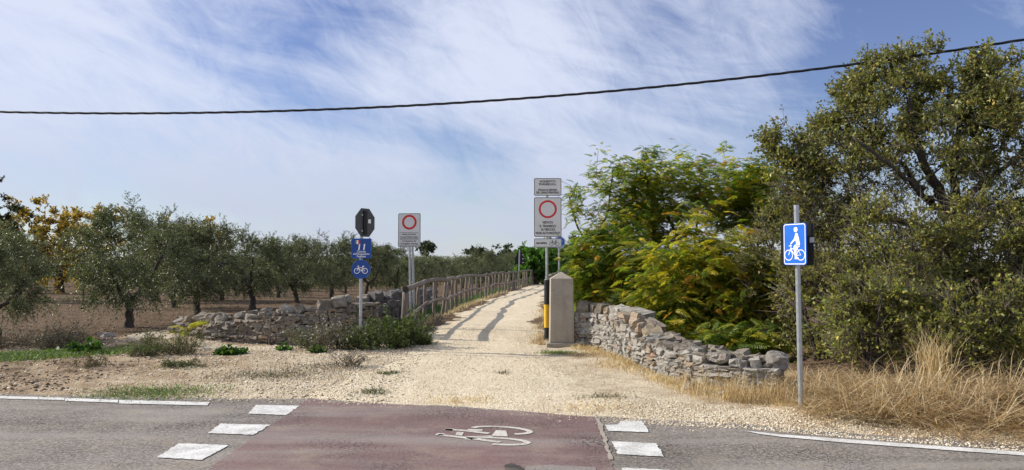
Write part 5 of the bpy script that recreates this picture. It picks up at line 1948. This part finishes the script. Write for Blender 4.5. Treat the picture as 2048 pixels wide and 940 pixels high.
pt.limb([tw(1850, 380), tw(1790, 290, .4), tw(1730, 200, .7)], .05, .015, 7, .04, 0, .2)
pt.limb([tw(1908, 540), tw(1850, 530, -.7), tw(1780, 500, -1.2), tw(1700, 520, -1.5)], .07, .02, 7, .04, 0, .2)
pt.limb([tw(1908, 560), tw(1980, 520, -.9), tw(2060, 520, -1.4)], .07, .02, 7, .04, 0, .2)
pt.limb([tw(1908, 480), tw(2000, 380, .8), tw(2150, 280, 1.1)], .09, .03, 7, .04, 0, .2)
poly = [(1522, 280), (1545, 275), (1565, 248), (1590, 252), (1605, 285), (1640, 275), (1655, 235), (1680, 215), (1705, 150), (1735, 125), (1765, 115), (1800, 122), (1850, 102), (1880, 140), (1940, 128), (2000, 132), (2048, 140), (2180, 200), (2280, 330), (2290, 560), (2150, 640), (1950, 610), (1750, 600), (1600, 540), (1560, 420), (1570, 340)]
tg = []
while len(tg) < 1000:
    q = np.stack([R.uniform(1500, 2300, 400), R.uniform(60, 660, 400)], 1)
    tg += list(q[in_poly(q, poly)])
tg = np.array(tg[:1000])
left_part = [(1540, 290), (1600, 300), (1690, 220), (1760, 300), (1740, 470), (1620, 480), (1570, 420)]
tl = np.stack([R.uniform(1530, 1770, 900), R.uniform(230, 490, 900)], 1)
tr_ = np.stack([R.uniform(1690, 2070, 1400), R.uniform(80, 560, 1400)], 1)
tg = np.concatenate([tg, tl[in_poly(tl, left_part)][:200], tr_[in_poly(tr_, poly)][:380]])
P3 = np.array([tw(u, v) for u, v in tg])
edge_d = np.clip((np.minimum(tg[:, 0] - 1500, 700) / 350), .25, 1) * np.clip((tg[:, 1] - 40) / 200, .3, 1)
P3[:, 1] = R.uniform(-1.9, 1.8, len(P3)) * edge_d
pt.reach(P3, .6, .005, 4, .06, .10)
clump_ = lambda A: .12 + sstep(bumps(A[:, 0] * .9 + A[:, 1] * .7, A[:, 2] * .9 - A[:, 1] * .5, .8, 3), -.25, .35)
ax0, az0 = tw(1905, 400)[0], tw(1905, 400)[2]
up_ = lambda A: clump_(A) * (.35 + .6 * (A[:, 0] < 1.5) + .5 * (A[:, 2] > 2.8)) * (1 - .72 * np.exp(-(((A[:, 0] - ax0 + .2) / 1.25) ** 2 + ((A[:, 2] - az0) / .75) ** 2)))    # thin and twiggy round the heart of the crown
B, d_, L = pt.twigs(9800, (.14, .42), .42, .35, (0, 0, 2.6), pick=up_)
rim = lambda A: ((A[:, 2] > 3.9) | (A[:, 0] < -2.6)) * 1.0 + 1e-6
B1, d1_, L1 = pt.twigs(300, (.2, .42), 1.1, .5, (0, 0, 2.6), pick=rim)
B, d_, L = np.concatenate([B, B1]), np.concatenate([d_, d1_]), np.concatenate([L, L1])
Vt, Ft = twig_arrays(B, B + d_ * L[:, None], np.full(len(B), .0045))
B2, d2, L2 = pt.twigs(6500, (.15, .5), .0, .0, (0, 0, 2.6), pick=lambda A: np.exp(-((A[:, 2] - 2.3) / 1.0) ** 2) + .05)
Vt2, Ft2 = twig_arrays(B2, B2 + d2 * L2[:, None], np.full(len(B2), .005))
b_ = len(pt.wood.v)
pt.wood.v += [tuple(p_) for p_ in Vt.tolist()]; pt.wood.f += [tuple(i + b_ for i in f) for f in Ft.tolist()]
root = empty('old_fruit_tree', (TX, TY, tz0))
tag(root, 'large spreading tree with grey bare twigs and small leathery leaves filling the right side', 'tree')
pt.wood.build('trunk', M['grey_bark'], root, smooth=True)
o = link('dead_twigs', npmesh('dead_twigs', Vt2, Ft2, M['dead_twig']), root)
o['kind'] = 'stuff'
sel = R.uniform(0, 1, len(B)) < np.clip(.66 + .25 * (B[:, 2] - 2.4), .55, 1)
V, Fc = pt.leaves(B[sel], d_[sel], L[sel], 9, (.045, .080), .55, .15, .8, .4)
link('crown', npmesh('crown', V, Fc, M['pear'], rnd_pairs(R, len(V) // 4)), root)

# ---- scrub below it
def scrub(X, Y, h, rx_, ry_, n, seed, label, mat='shrub', size=(.04, .072), aspect=.55, name='scrub_bush', tangle=260):
    pt = Plant(seed)
    r, R = pt.r, pt.R
    z0 = float(gz(X, Y))
    for k in range(7):
        q = r.uniform(0, 6.28)
        pt.limb([(r.uniform(-.1, .1), r.uniform(-.1, .1), -.05), (math.cos(q) * rx_ * .3, math.sin(q) * ry_ * .3, h * .45), (math.cos(q) * rx_ * .65, math.sin(q) * ry_ * .65, h * r.uniform(.7, .9))], .022, .008, 5, .03, 0, .2)
    cl_ = nrm(R.normal(0, 1, (16, 3)))
    d_ = nrm(cl_[R.randint(0, 16, 130)] + R.normal(0, .26, (130, 3)))
    d_[:, 2] = d_[:, 2] * .9 + .1
    tg = d_ * np.array([rx_, ry_, h * .52]) * R.uniform(.5, 1.02, (130, 1)) + np.array([0, 0, h * .48])
    tg[:, 2] = np.maximum(tg[:, 2], .12)
    pt.reach(tg, .6, .004, 4, .08, .1)
    m_ = n // 9
    B, dd, L = pt.twigs(int(m_ * .66), (.12, .40), .25, .5, (0, 0, h * .4))
    V, Fc = pt.leaves(B, dd, L, 9, size, aspect, .15, .8, .4)
    root = empty(name, (X, Y, z0))
    tag(root, label, 'bush')
    Vt, Ft = twig_arrays(B, B + dd * L[:, None], np.full(len(B), .0035))
    b_ = len(pt.wood.v)
    pt.wood.v += [tuple(p_) for p_ in Vt.tolist()]; pt.wood.f += [tuple(i + b_ for i in f) for f in Ft.tolist()]
    pt.wood.build('stems', M['grey_bark'], root, smooth=True)
    B3, d3, L3 = pt.twigs(int(n / 14), (.18, .55), .25, .7, (0, 0, h * .4))
    Vt, Ft = twig_arrays(B3, B3 + d3 * L3[:, None], np.full(len(B3), .0045))
    link('bare_twigs', npmesh('bare_twigs', Vt, Ft, M['dead_twig']), root)['kind'] = 'stuff'
    link('foliage', npmesh('foliage', V, Fc, M[mat], rnd_pairs(R, len(V) // 4)), root)
    return root


scrub(4.6, 11.3, 1.75, .75, .7, 9500, 201, 'leafy scrub bush right behind the cycle sign pole')
scrub(5.6, 11.0, 2.35, .95, .8, 14000, 202, 'tall scrub bush under the old tree, first right of the cycle sign')
scrub(6.75, 10.7, 2.3, .95, .8, 14000, 203, 'scrub bush with bare stems in front of the old tree trunk')
scrub(7.8, 10.3, 2.2, 1.0, .9, 13000, 204, 'scrub bush at the right picture border behind the tall dry grass')
scrub(5.1, 13.2, 2.5, 1.0, .8, 9000, 205, 'scrub bush behind the end of the right wall, between thicket and old tree')
scrub(9.1, 10.3, 2.4, 1.1, 1.0, 9000, 206, 'scrub bush outermost at the right under the old tree')
scrub(6.4, 13.8, 2.6, 1.4, .9, 9000, 207, 'scrub bush deep in shade behind the old tree trunk')
scrub(8.4, 13.4, 2.6, 1.4, .9, 9000, 208, 'scrub bush behind the old tree near the right border')
scrub(4.9, 10.1, 1.25, .75, .5, 8500, 209, 'low scrub rising out of the dry grass, right of the cycle sign pole')
scrub(6.0, 9.6, 1.3, .85, .5, 9000, 210, 'low scrub rising out of the dry grass, in the middle of the right bank')
scrub(7.1, 9.1, 1.3, .85, .5, 9000, 211, 'low scrub rising out of the dry grass at the right picture border')

# ---- grasses
def blades(name, x, y, ln, wd, lean, mat, bend=.6, zoff=0.0, az=None, zfun=surf, R=R0):
    n = len(x)
    z = zfun(x, y) + zoff
    a_ = R.uniform(0, 6.28, n) if az is None else az + R.normal(0, .6, n)
    dx, dy = np.cos(a_), np.sin(a_)
    le = lean
    b0 = np.stack([x, y, z], 1)
    d1 = np.stack([dx * le, dy * le, np.ones(n)], 1); d1 = nrm(d1)
    mid = b0 + d1 * (ln * .55)[:, None]
    d2 = np.stack([dx * (le + bend), dy * (le + bend), np.maximum(1 - bend * R.uniform(.3, 1.6, n), -.6)], 1); d2 = nrm(d2)
    tip = mid + d2 * (ln * .45)[:, None]
    tip[:, 2] = np.maximum(tip[:, 2], z + .01)
    s_ = np.stack([-dy, dx, np.zeros(n)], 1) * (wd / 2)[:, None]
    V = np.stack([b0 + s_, b0 - s_, mid - s_ * .8, mid + s_ * .8, tip], 1).reshape(-1, 3)
    k = (np.arange(n) * 5)[:, None]
    Fc = np.concatenate([k + np.array([[0, 1, 2]]), k + np.array([[0, 2, 3]]), k + np.array([[3, 2, 4]])], 1).reshape(-1, 3)
    return npmesh(name, V, Fc, M[mat], np.repeat(R.uniform(0, 1, n), 3))


def clumped(n, x0, x1, y0, y1, nclump, sd, R=R0):
    cx, cy = R.uniform(x0, x1, nclump), R.uniform(y0, y1, nclump)
    k = R.randint(0, nclump, n)
    return cx[k] + R.normal(0, sd, n), cy[k] + R.normal(0, sd, n)


def grass(name, parts, label=None):
    """several blade sets joined into one object"""
    o = link(name, parts)
    tag(o, label, None, None, 'stuff')
    return o


# dry grass heaped on the right bank: arching, leaning, fallen, in ragged clumps
n = 4200
x, y = clumped(n, 3.75, 8.0, 6.6, 9.3, 70, .15)
d = y - edge(x)
keep = (d > .5 + .5 * R0.uniform(0, 1, n)) & (d < 2.4)
x, y = x[keep], y[keep]; n = len(x)
hgt = np.clip((y - edge(x)) / 2.8, .18, .6)
grass('dry_grass', blades('dry_grass', x, y, R0.uniform(.2, .8, n) * hgt, R0.uniform(.005, .011, n), R0.uniform(.3, 3.4, n), 'straw', 1.0), 'dry straw-coloured grass heaped under the trees at the right')
n = 420
x, y = clumped(n, 4.0, 7.4, 8.0, 9.2, 22, .10)
keep = (y - edge(x) > 1.0)
x, y = x[keep], y[keep]; n = len(x)
grass('dry_grass', blades('dry_grass', x, y, R0.uniform(.3, .75, n), R0.uniform(.005, .009, n), R0.uniform(.05, 1.2, n), 'straw', .45), 'long dry grass stalks standing and leaning on the right bank')
n = 170
x, y = R0.normal(5.15, .09, n), R0.normal(9.2, .09, n)
grass('dry_grass', blades('dry_grass', x, y, R0.uniform(.45, .95, n), R0.uniform(.005, .009, n), R0.uniform(.02, .40, n), 'straw', .35), 'tall tuft of dry grass standing out in the middle of the right bank')
n = 19000
x = R0.uniform(3.2, 8.2, n); y = edge(x) + .30 + 3.0 * R0.uniform(0, 1, n) ** 1.1
keep = R0.uniform(0, 1, n) < .55 + .6 * bumps(x, y, .8, 4)
x, y = x[keep], y[keep]; n = len(x)
grass('matted_straw', blades('matted_straw', x, y, R0.uniform(.15, .6, n), R0.uniform(.004, .009, n), R0.uniform(1.8, 7, n), 'straw', .6, zoff=.02), 'flattened straw along the edge of the right bank')
n = 2600
x = R0.uniform(3.6, 8.2, n); y = edge(x) + .6 + 1.6 * R0.uniform(0, 1, n)
grass('matted_straw', blades('matted_straw', x, y, R0.uniform(.5, 1.1, n), R0.uniform(.006, .012, n), R0.uniform(.8, 5, n), 'straw', .8, zoff=.06), 'long fallen straw stalks lying across the right bank')
n = 8000
q = R0.uniform(0, 1, n) ** .8
lx = np.interp(q, np.linspace(0, 1, len(rw)), [p_.x for p_ in rw]); ly = np.interp(q, np.linspace(0, 1, len(rw)), [p_.y for p_ in rw])
x = lx + R0.normal(0, .12, n) - .02; y = ly - .06 - .95 * R0.uniform(0, 1, n) ** 1.3 * (.45 + .55 * q)
den = .5 + .5 * bumps(x, y, .9, 3)
keep = (R0.uniform(0, 1, n) < den + .35) & (y > edge(x) + .55)
x, y = x[keep], y[keep]; n = len(x)
grass('matted_straw', blades('matted_straw', x, y, R0.uniform(.06, .20, n), R0.uniform(.004, .008, n), R0.uniform(.5, 4, n), 'straw', .7), 'short dry grass along the foot of the right wall')
n = 900
x, y = clumped(n, 2.2, 3.9, 8.9, 10.0, 30, .07)
grass('dry_grass', blades('dry_grass', x, y, R0.uniform(.2, .48, n), R0.uniform(.004, .007, n), R0.uniform(.05, .7, n), 'straw', .5), 'thin dry stalks in front of the right wall')
n = 4200
x, y = clumped(n, 3.6, 8.0, 6.8, 9.2, 60, .16)
keep = y > edge(x) + .6
x, y = x[keep], y[keep]; n = len(x)
grass('brown_weeds', blades('brown_weeds', x, y, R0.uniform(.08, .28, n), R0.uniform(.006, .012, n), R0.uniform(.4, 2.5, n), 'brown_weed', .7), 'brown dead weeds in the straw of the right bank')
# path margins
n = 5200
y = 16.2 + 46 * R0.uniform(0, 1, n) ** 1.5
x = pl(y) - .30 + R0.normal(0, .13, n)
grass('margin_grass', blades('margin_grass', x, y, R0.uniform(.06, .22, n), R0.uniform(.006, .012, n), R0.uniform(.1, 1.3, n), 'straw', .7), 'dry grass along the left margin of the path')
n = 3600
y = 14.9 + 40 * R0.uniform(0, 1, n) ** 1.6
x = pr(y) - .02 + R0.normal(0, .13, n)
keep = .5 + bumps(x, y, .9, 3) > R0.uniform(0, 1, n)
x, y = x[keep], y[keep]; n = len(x)
grass('margin_grass', blades('margin_grass', x, y, R0.uniform(.05, .2, n), R0.uniform(.006, .012, n), R0.uniform(.1, 1.3, n), 'straw', .7), 'dry grass along the right margin of the path')
n = 9000
y = 17.3 + 44 * R0.uniform(0, 1, n) ** 1.5
x = pl(y) - 1.0 + R0.normal(0, .28, n)
grass('green_weeds', blades('green_weeds', x, y, R0.uniform(.15, .42, n), R0.uniform(.012, .025, n), R0.uniform(.1, 1.3, n), 'fresh', .6), 'green weeds behind the wooden fence')
# green lawn-like patch at the far left
n = 22000
x = R0.normal(-9.3, 1.3, n); y = 12.9 + R0.normal(0, .36, n) + .55 * (x + 8.4)
x = np.minimum(x, -6.6 - R0.uniform(0, 1, n))
keep = y > edge(x) + 1.2
x, y = x[keep], y[keep]; n = len(x)
grass('green_grass', blades('green_grass', x, y, R0.uniform(.04, .12, n), R0.uniform(.006, .012, n), R0.uniform(.1, 1.1, n), 'grass', .6), 'short bright green grass at the far left of the verge')
# small patches on the gravel verge
for (u, v, sx, sy, n, mt, lab) in ((245, 789, .32, .10, 900, 'grass', 'thin grass patch on the verge beside the left white line, the left one'), (335, 788, .36, .12, 1400, 'grass', 'thin grass patch on the verge beside the left white line, the right one'),
                                   (545, 759, .50, .12, 1500, 'brown_weed', 'flat grass and weed patch on the gravel left of the path mouth'), (745, 791, .10, .04, 260, 'weed', 'tiny green tuft near the edge of the red crossing'),
                                   (776, 757, .09, .04, 240, 'weed', 'tiny green tuft on the gravel below the bush'), (370, 744, .30, .08, 500, 'weed', 'sparse weeds on the pale bank below the left wall'),
                                   (1120, 717, .22, .07, 900, 'grass', 'low grass in front of the concrete pillar'), (1190, 722, .30, .14, 1500, 'straw', 'dry grass tuft at the foot of the wall beside the pillar'),
                                   (925, 806, .25, .06, 300, 'straw', 'faint dry grass on the gravel at the road edge, left of middle'), (1190, 822, .28, .08, 360, 'straw', 'faint dry grass on the gravel at the road edge, right of middle'), (1240, 745, .25, .16, 1200, 'straw', 'dry grass tuft at the foot of the wall corner'),
                                   (1205, 803, .18, .05, 260, 'brown_weed', 'brown stubble on the gravel just above the right white dashes'), (640, 745, .34, .08, 420, 'brown_weed', 'brown stubble on the gravel left of the wiry weed'), (1005, 757, .06, .03, 70, 'brown_weed', 'tiny brown tuft alone in the middle of the gravel')):
    p_ = P(u, v)
    x, y = R0.normal(p_.x, sx, n), R0.normal(p_.y, sy * 2, n)
    grass('grass_patch', blades('grass_patch', x, y, R0.uniform(.03, .09, n), R0.uniform(.005, .009, n), R0.uniform(.3, 2.2, n), mt, .6), lab)

# ---- weeds and bushes on the left
def weed(name, X, Y, h, rx_, ry_, n, seed, label, mat, size, aspect, stems=26, upright=.8, flower=None, cat='weed', droop=.1):
    R = np.random.RandomState(seed)
    z0 = float(gz(X, Y))
    B = np.stack([R.normal(0, rx_ * .28, stems), R.normal(0, ry_ * .28, stems), np.full(stems, -.02)], 1)
    dd = nrm(np.stack([R.normal(0, rx_, stems), R.normal(0, ry_, stems), np.full(stems, h * upright)], 1))
    L = h * R.uniform(.6, 1.15, stems)
    T_ = B + dd * L[:, None]
    V1, F1 = twig_arrays(B, T_, np.full(stems, .006))
    # side shoots
    m_ = stems * 7
    k = np.repeat(np.arange(stems), 7)
    t_ = R.uniform(.2, 1, m_)
    SB = B[k] + dd[k] * (L[k] * t_)[:, None]
    sd = nrm(dd[k] * .5 + R.normal(0, .6, (m_, 3)))
    sl = h * R.uniform(.12, .35, m_)
    V2, F2 = twig_arrays(SB, SB + sd * sl[:, None], np.full(m_, .003))
    per = max(2, n // m_)
    kk = np.repeat(np.arange(m_), per)
    tt = R.uniform(.1, 1.05, len(kk))
    C = SB[kk] + sd[kk] * (sl[kk] * tt)[:, None]
    C[:, 2] = np.maximum(C[:, 2], .01)
    s_ = R.uniform(*size, len(kk))
    V3, F3 = leaf_arrays(C, nrm(sd[kk] + R.normal(0, .7, C.shape) + np.array([0, 0, -droop])), nrm(R.normal(0, .6, C.shape) + np.array([0, 0, .7])), s_, s_ * aspect)
    root = empty(name, (X, Y, z0))
    tag(root, label, cat)
    Vw, Fw = join([(V1, F1), (V2, F2)])
    link('stems', npmesh('stems', Vw, Fw, M['stem']), root)
    link('foliage', npmesh('foliage', V3, F3, M[mat], np.repeat(R.uniform(0, 1, len(kk)), 2)), root)
    if flower:
        i = R.choice(m_, flower)
        C = SB[i] + sd[i] * (sl[i])[:, None] + R.normal(0, .015, (flower, 3))
        s_ = R.uniform(.02, .04, flower)
        V4, F4 = leaf_arrays(C, R.normal(0, 1, C.shape), R.normal(0, 1, C.shape), s_, s_ * .9)
        link('seed_heads', npmesh('seed_heads', V4, F4, M['grey_flower'], np.repeat(R.uniform(0, 1, flower), 2)), root)['kind'] = 'stuff'
    return root


weed('dark_bush', -2.35, 14.45, .72, .62, .45, 4200, 301, 'dense dark green bush at the foot of the first fence post', 'weed', (.06, .12), .28, 44, .85, None, 'bush')
weed('dark_bush', -1.92, 15.1, .42, .42, .35, 1800, 302, 'low dark green bush spreading onto the path beside the first fence post', 'weed', (.05, .10), .28, 30, .7, None, 'bush')
weed('dark_bush', -2.9, 14.0, .5, .45, .4, 2200, 306, 'leafy weed bush around the foot of the left sign post', 'weed', (.05, .09), .3, 30, .8, None, 'bush')
weed('flowering_weed', -3.35, 14.0, .62, .55, .4, 2200, 303, 'grey flowering weed bush just left of the left sign post', 'brown_weed', (.03, .06), .3, 40, .85, 1500)
weed('flowering_weed', -3.9, 14.4, .50, .40, .35, 1300, 304, 'grey and green weed bush in front of the right part of the left wall', 'weed', (.03, .06), .3, 30, .85, 500)
weed('dry_weed', -2.62, 11.9, .36, .28, .2, 500, 305, 'wiry half dry weed on the gravel below the dark bush', 'brown_weed', (.02, .05), .25, 30, .9, 160)
weed('feathery_weed', -5.85, 13.3, .46, .42, .35, 2600, 311, 'feathery green bush below the yellow sprout at the low end of the left wall', 'weed', (.03, .06), .16, 50, .9)
weed('feathery_weed', -6.35, 12.9, .36, .40, .3, 1700, 312, 'feathery green weed left of the larger feathery bush on the bank', 'weed', (.03, .06), .2, 34, .8)
weed('feathery_weed', -6.9, 14.2, .40, .22, .2, 800, 315, 'upright green weed on the spoil heap', 'weed', (.03, .06), .2, 18, .9)
weed('low_weed', -6.7, 11.9, .24, .30, .25, 700, 313, 'low grey green weed on the bank nearest the road', 'brown_weed', (.03, .06), .25, 22, .7)
weed('low_weed', -5.3, 11.9, .20, .34, .2, 800, 314, 'low grey green weed in the middle of the gravel bank', 'weed', (.03, .06), .22, 22, .6)
weed('broad_weed', -4.95, 13.1, .16, .38, .22, 500, 321, 'low patch of bright green broad leaves right of the feathery bush', 'fresh', (.06, .12), .7, 22, .6)
weed('broad_weed', -7.75, 13.5, .26, .42, .3, 700, 322, 'patch of broad bright green leaves at the right end of the green grass', 'fresh', (.07, .13), .7, 26, .7)
weed('broad_weed', -4.25, 14.0, .16, .2, .2, 240, 323, 'small bright green weed in front of the left wall near the flowering bush', 'fresh', (.05, .09), .6, 14, .7)
weed('broad_weed', -3.55, 13.55, .20, .16, .15, 260, 324, 'small bright green weed left of the grey flowering bush foot', 'fresh', (.05, .09), .5, 14, .7)
for i, (X, Y, h, lab) in enumerate(((-9.9, 14.3, .52, 'brown weed thicket behind the green grass, the middle one'), (-11.2, 14.6, .5, 'brown weed thicket behind the green grass at the left border'), (-8.7, 14.3, .46, 'brown weed thicket behind the green grass nearest the spoil heap'), (-9.2, 15.2, .5, 'brown weed thicket rearmost, in front of the olive soil'), (-10.6, 13.6, .35, 'low brown weed rising from the green grass'))):
    weed('brown_weed', X, Y, h, .75, .45, 1700, 330 + i, lab, 'brown_weed', (.03, .07), .22, 60, .9, 260)
# pinnate sprouts: one yellow, one green over the dark bush
for (u, v, Y, yel, seed, lab, n) in ((376, 700, 14.6, 1.0, 401, 'yellow sprout with long fronds at the low end of the left wall', 9), (800, 690, 15.0, 0.0, 402, 'green sprout with long ladder-like fronds beside the first fence post', 14)):
    X = (u - 1024) / F_PX * Y
    r = random.Random(seed)
    z0 = float(gz(X, Y))
    root = empty('frond_sprout', (X, Y, z0))
    tag(root, lab, 'sprout')
    mb = MB(); mb.tube([(0, 0, -.05), (.01, 0, .14), (.02, 0, .30)], [.012, .009, .006], 5)
    mb.build('stem', M['stem'], root)
    for k in range(n):
        a_ = 2.4 * k + r.uniform(-.3, .3)
        m_, sc = frond_matrix((0, 0, 0), (math.cos(a_), math.sin(a_) * .8 - .2, r.uniform(.15, .8)), r.uniform(-.3, .3), r.uniform(.7, 1.05))
        o = link('leaf', FRM[k % 8], root)
        o.matrix_local = Matrix.Translation((.01, 0, r.uniform(.12, .32))) @ m_.to_4x4() @ Matrix.Scale(sc, 4)
        o.color = frond_color(r, yel) if yel < .5 else (.36 * r.uniform(.8, 1.1), .31, .04, 1)
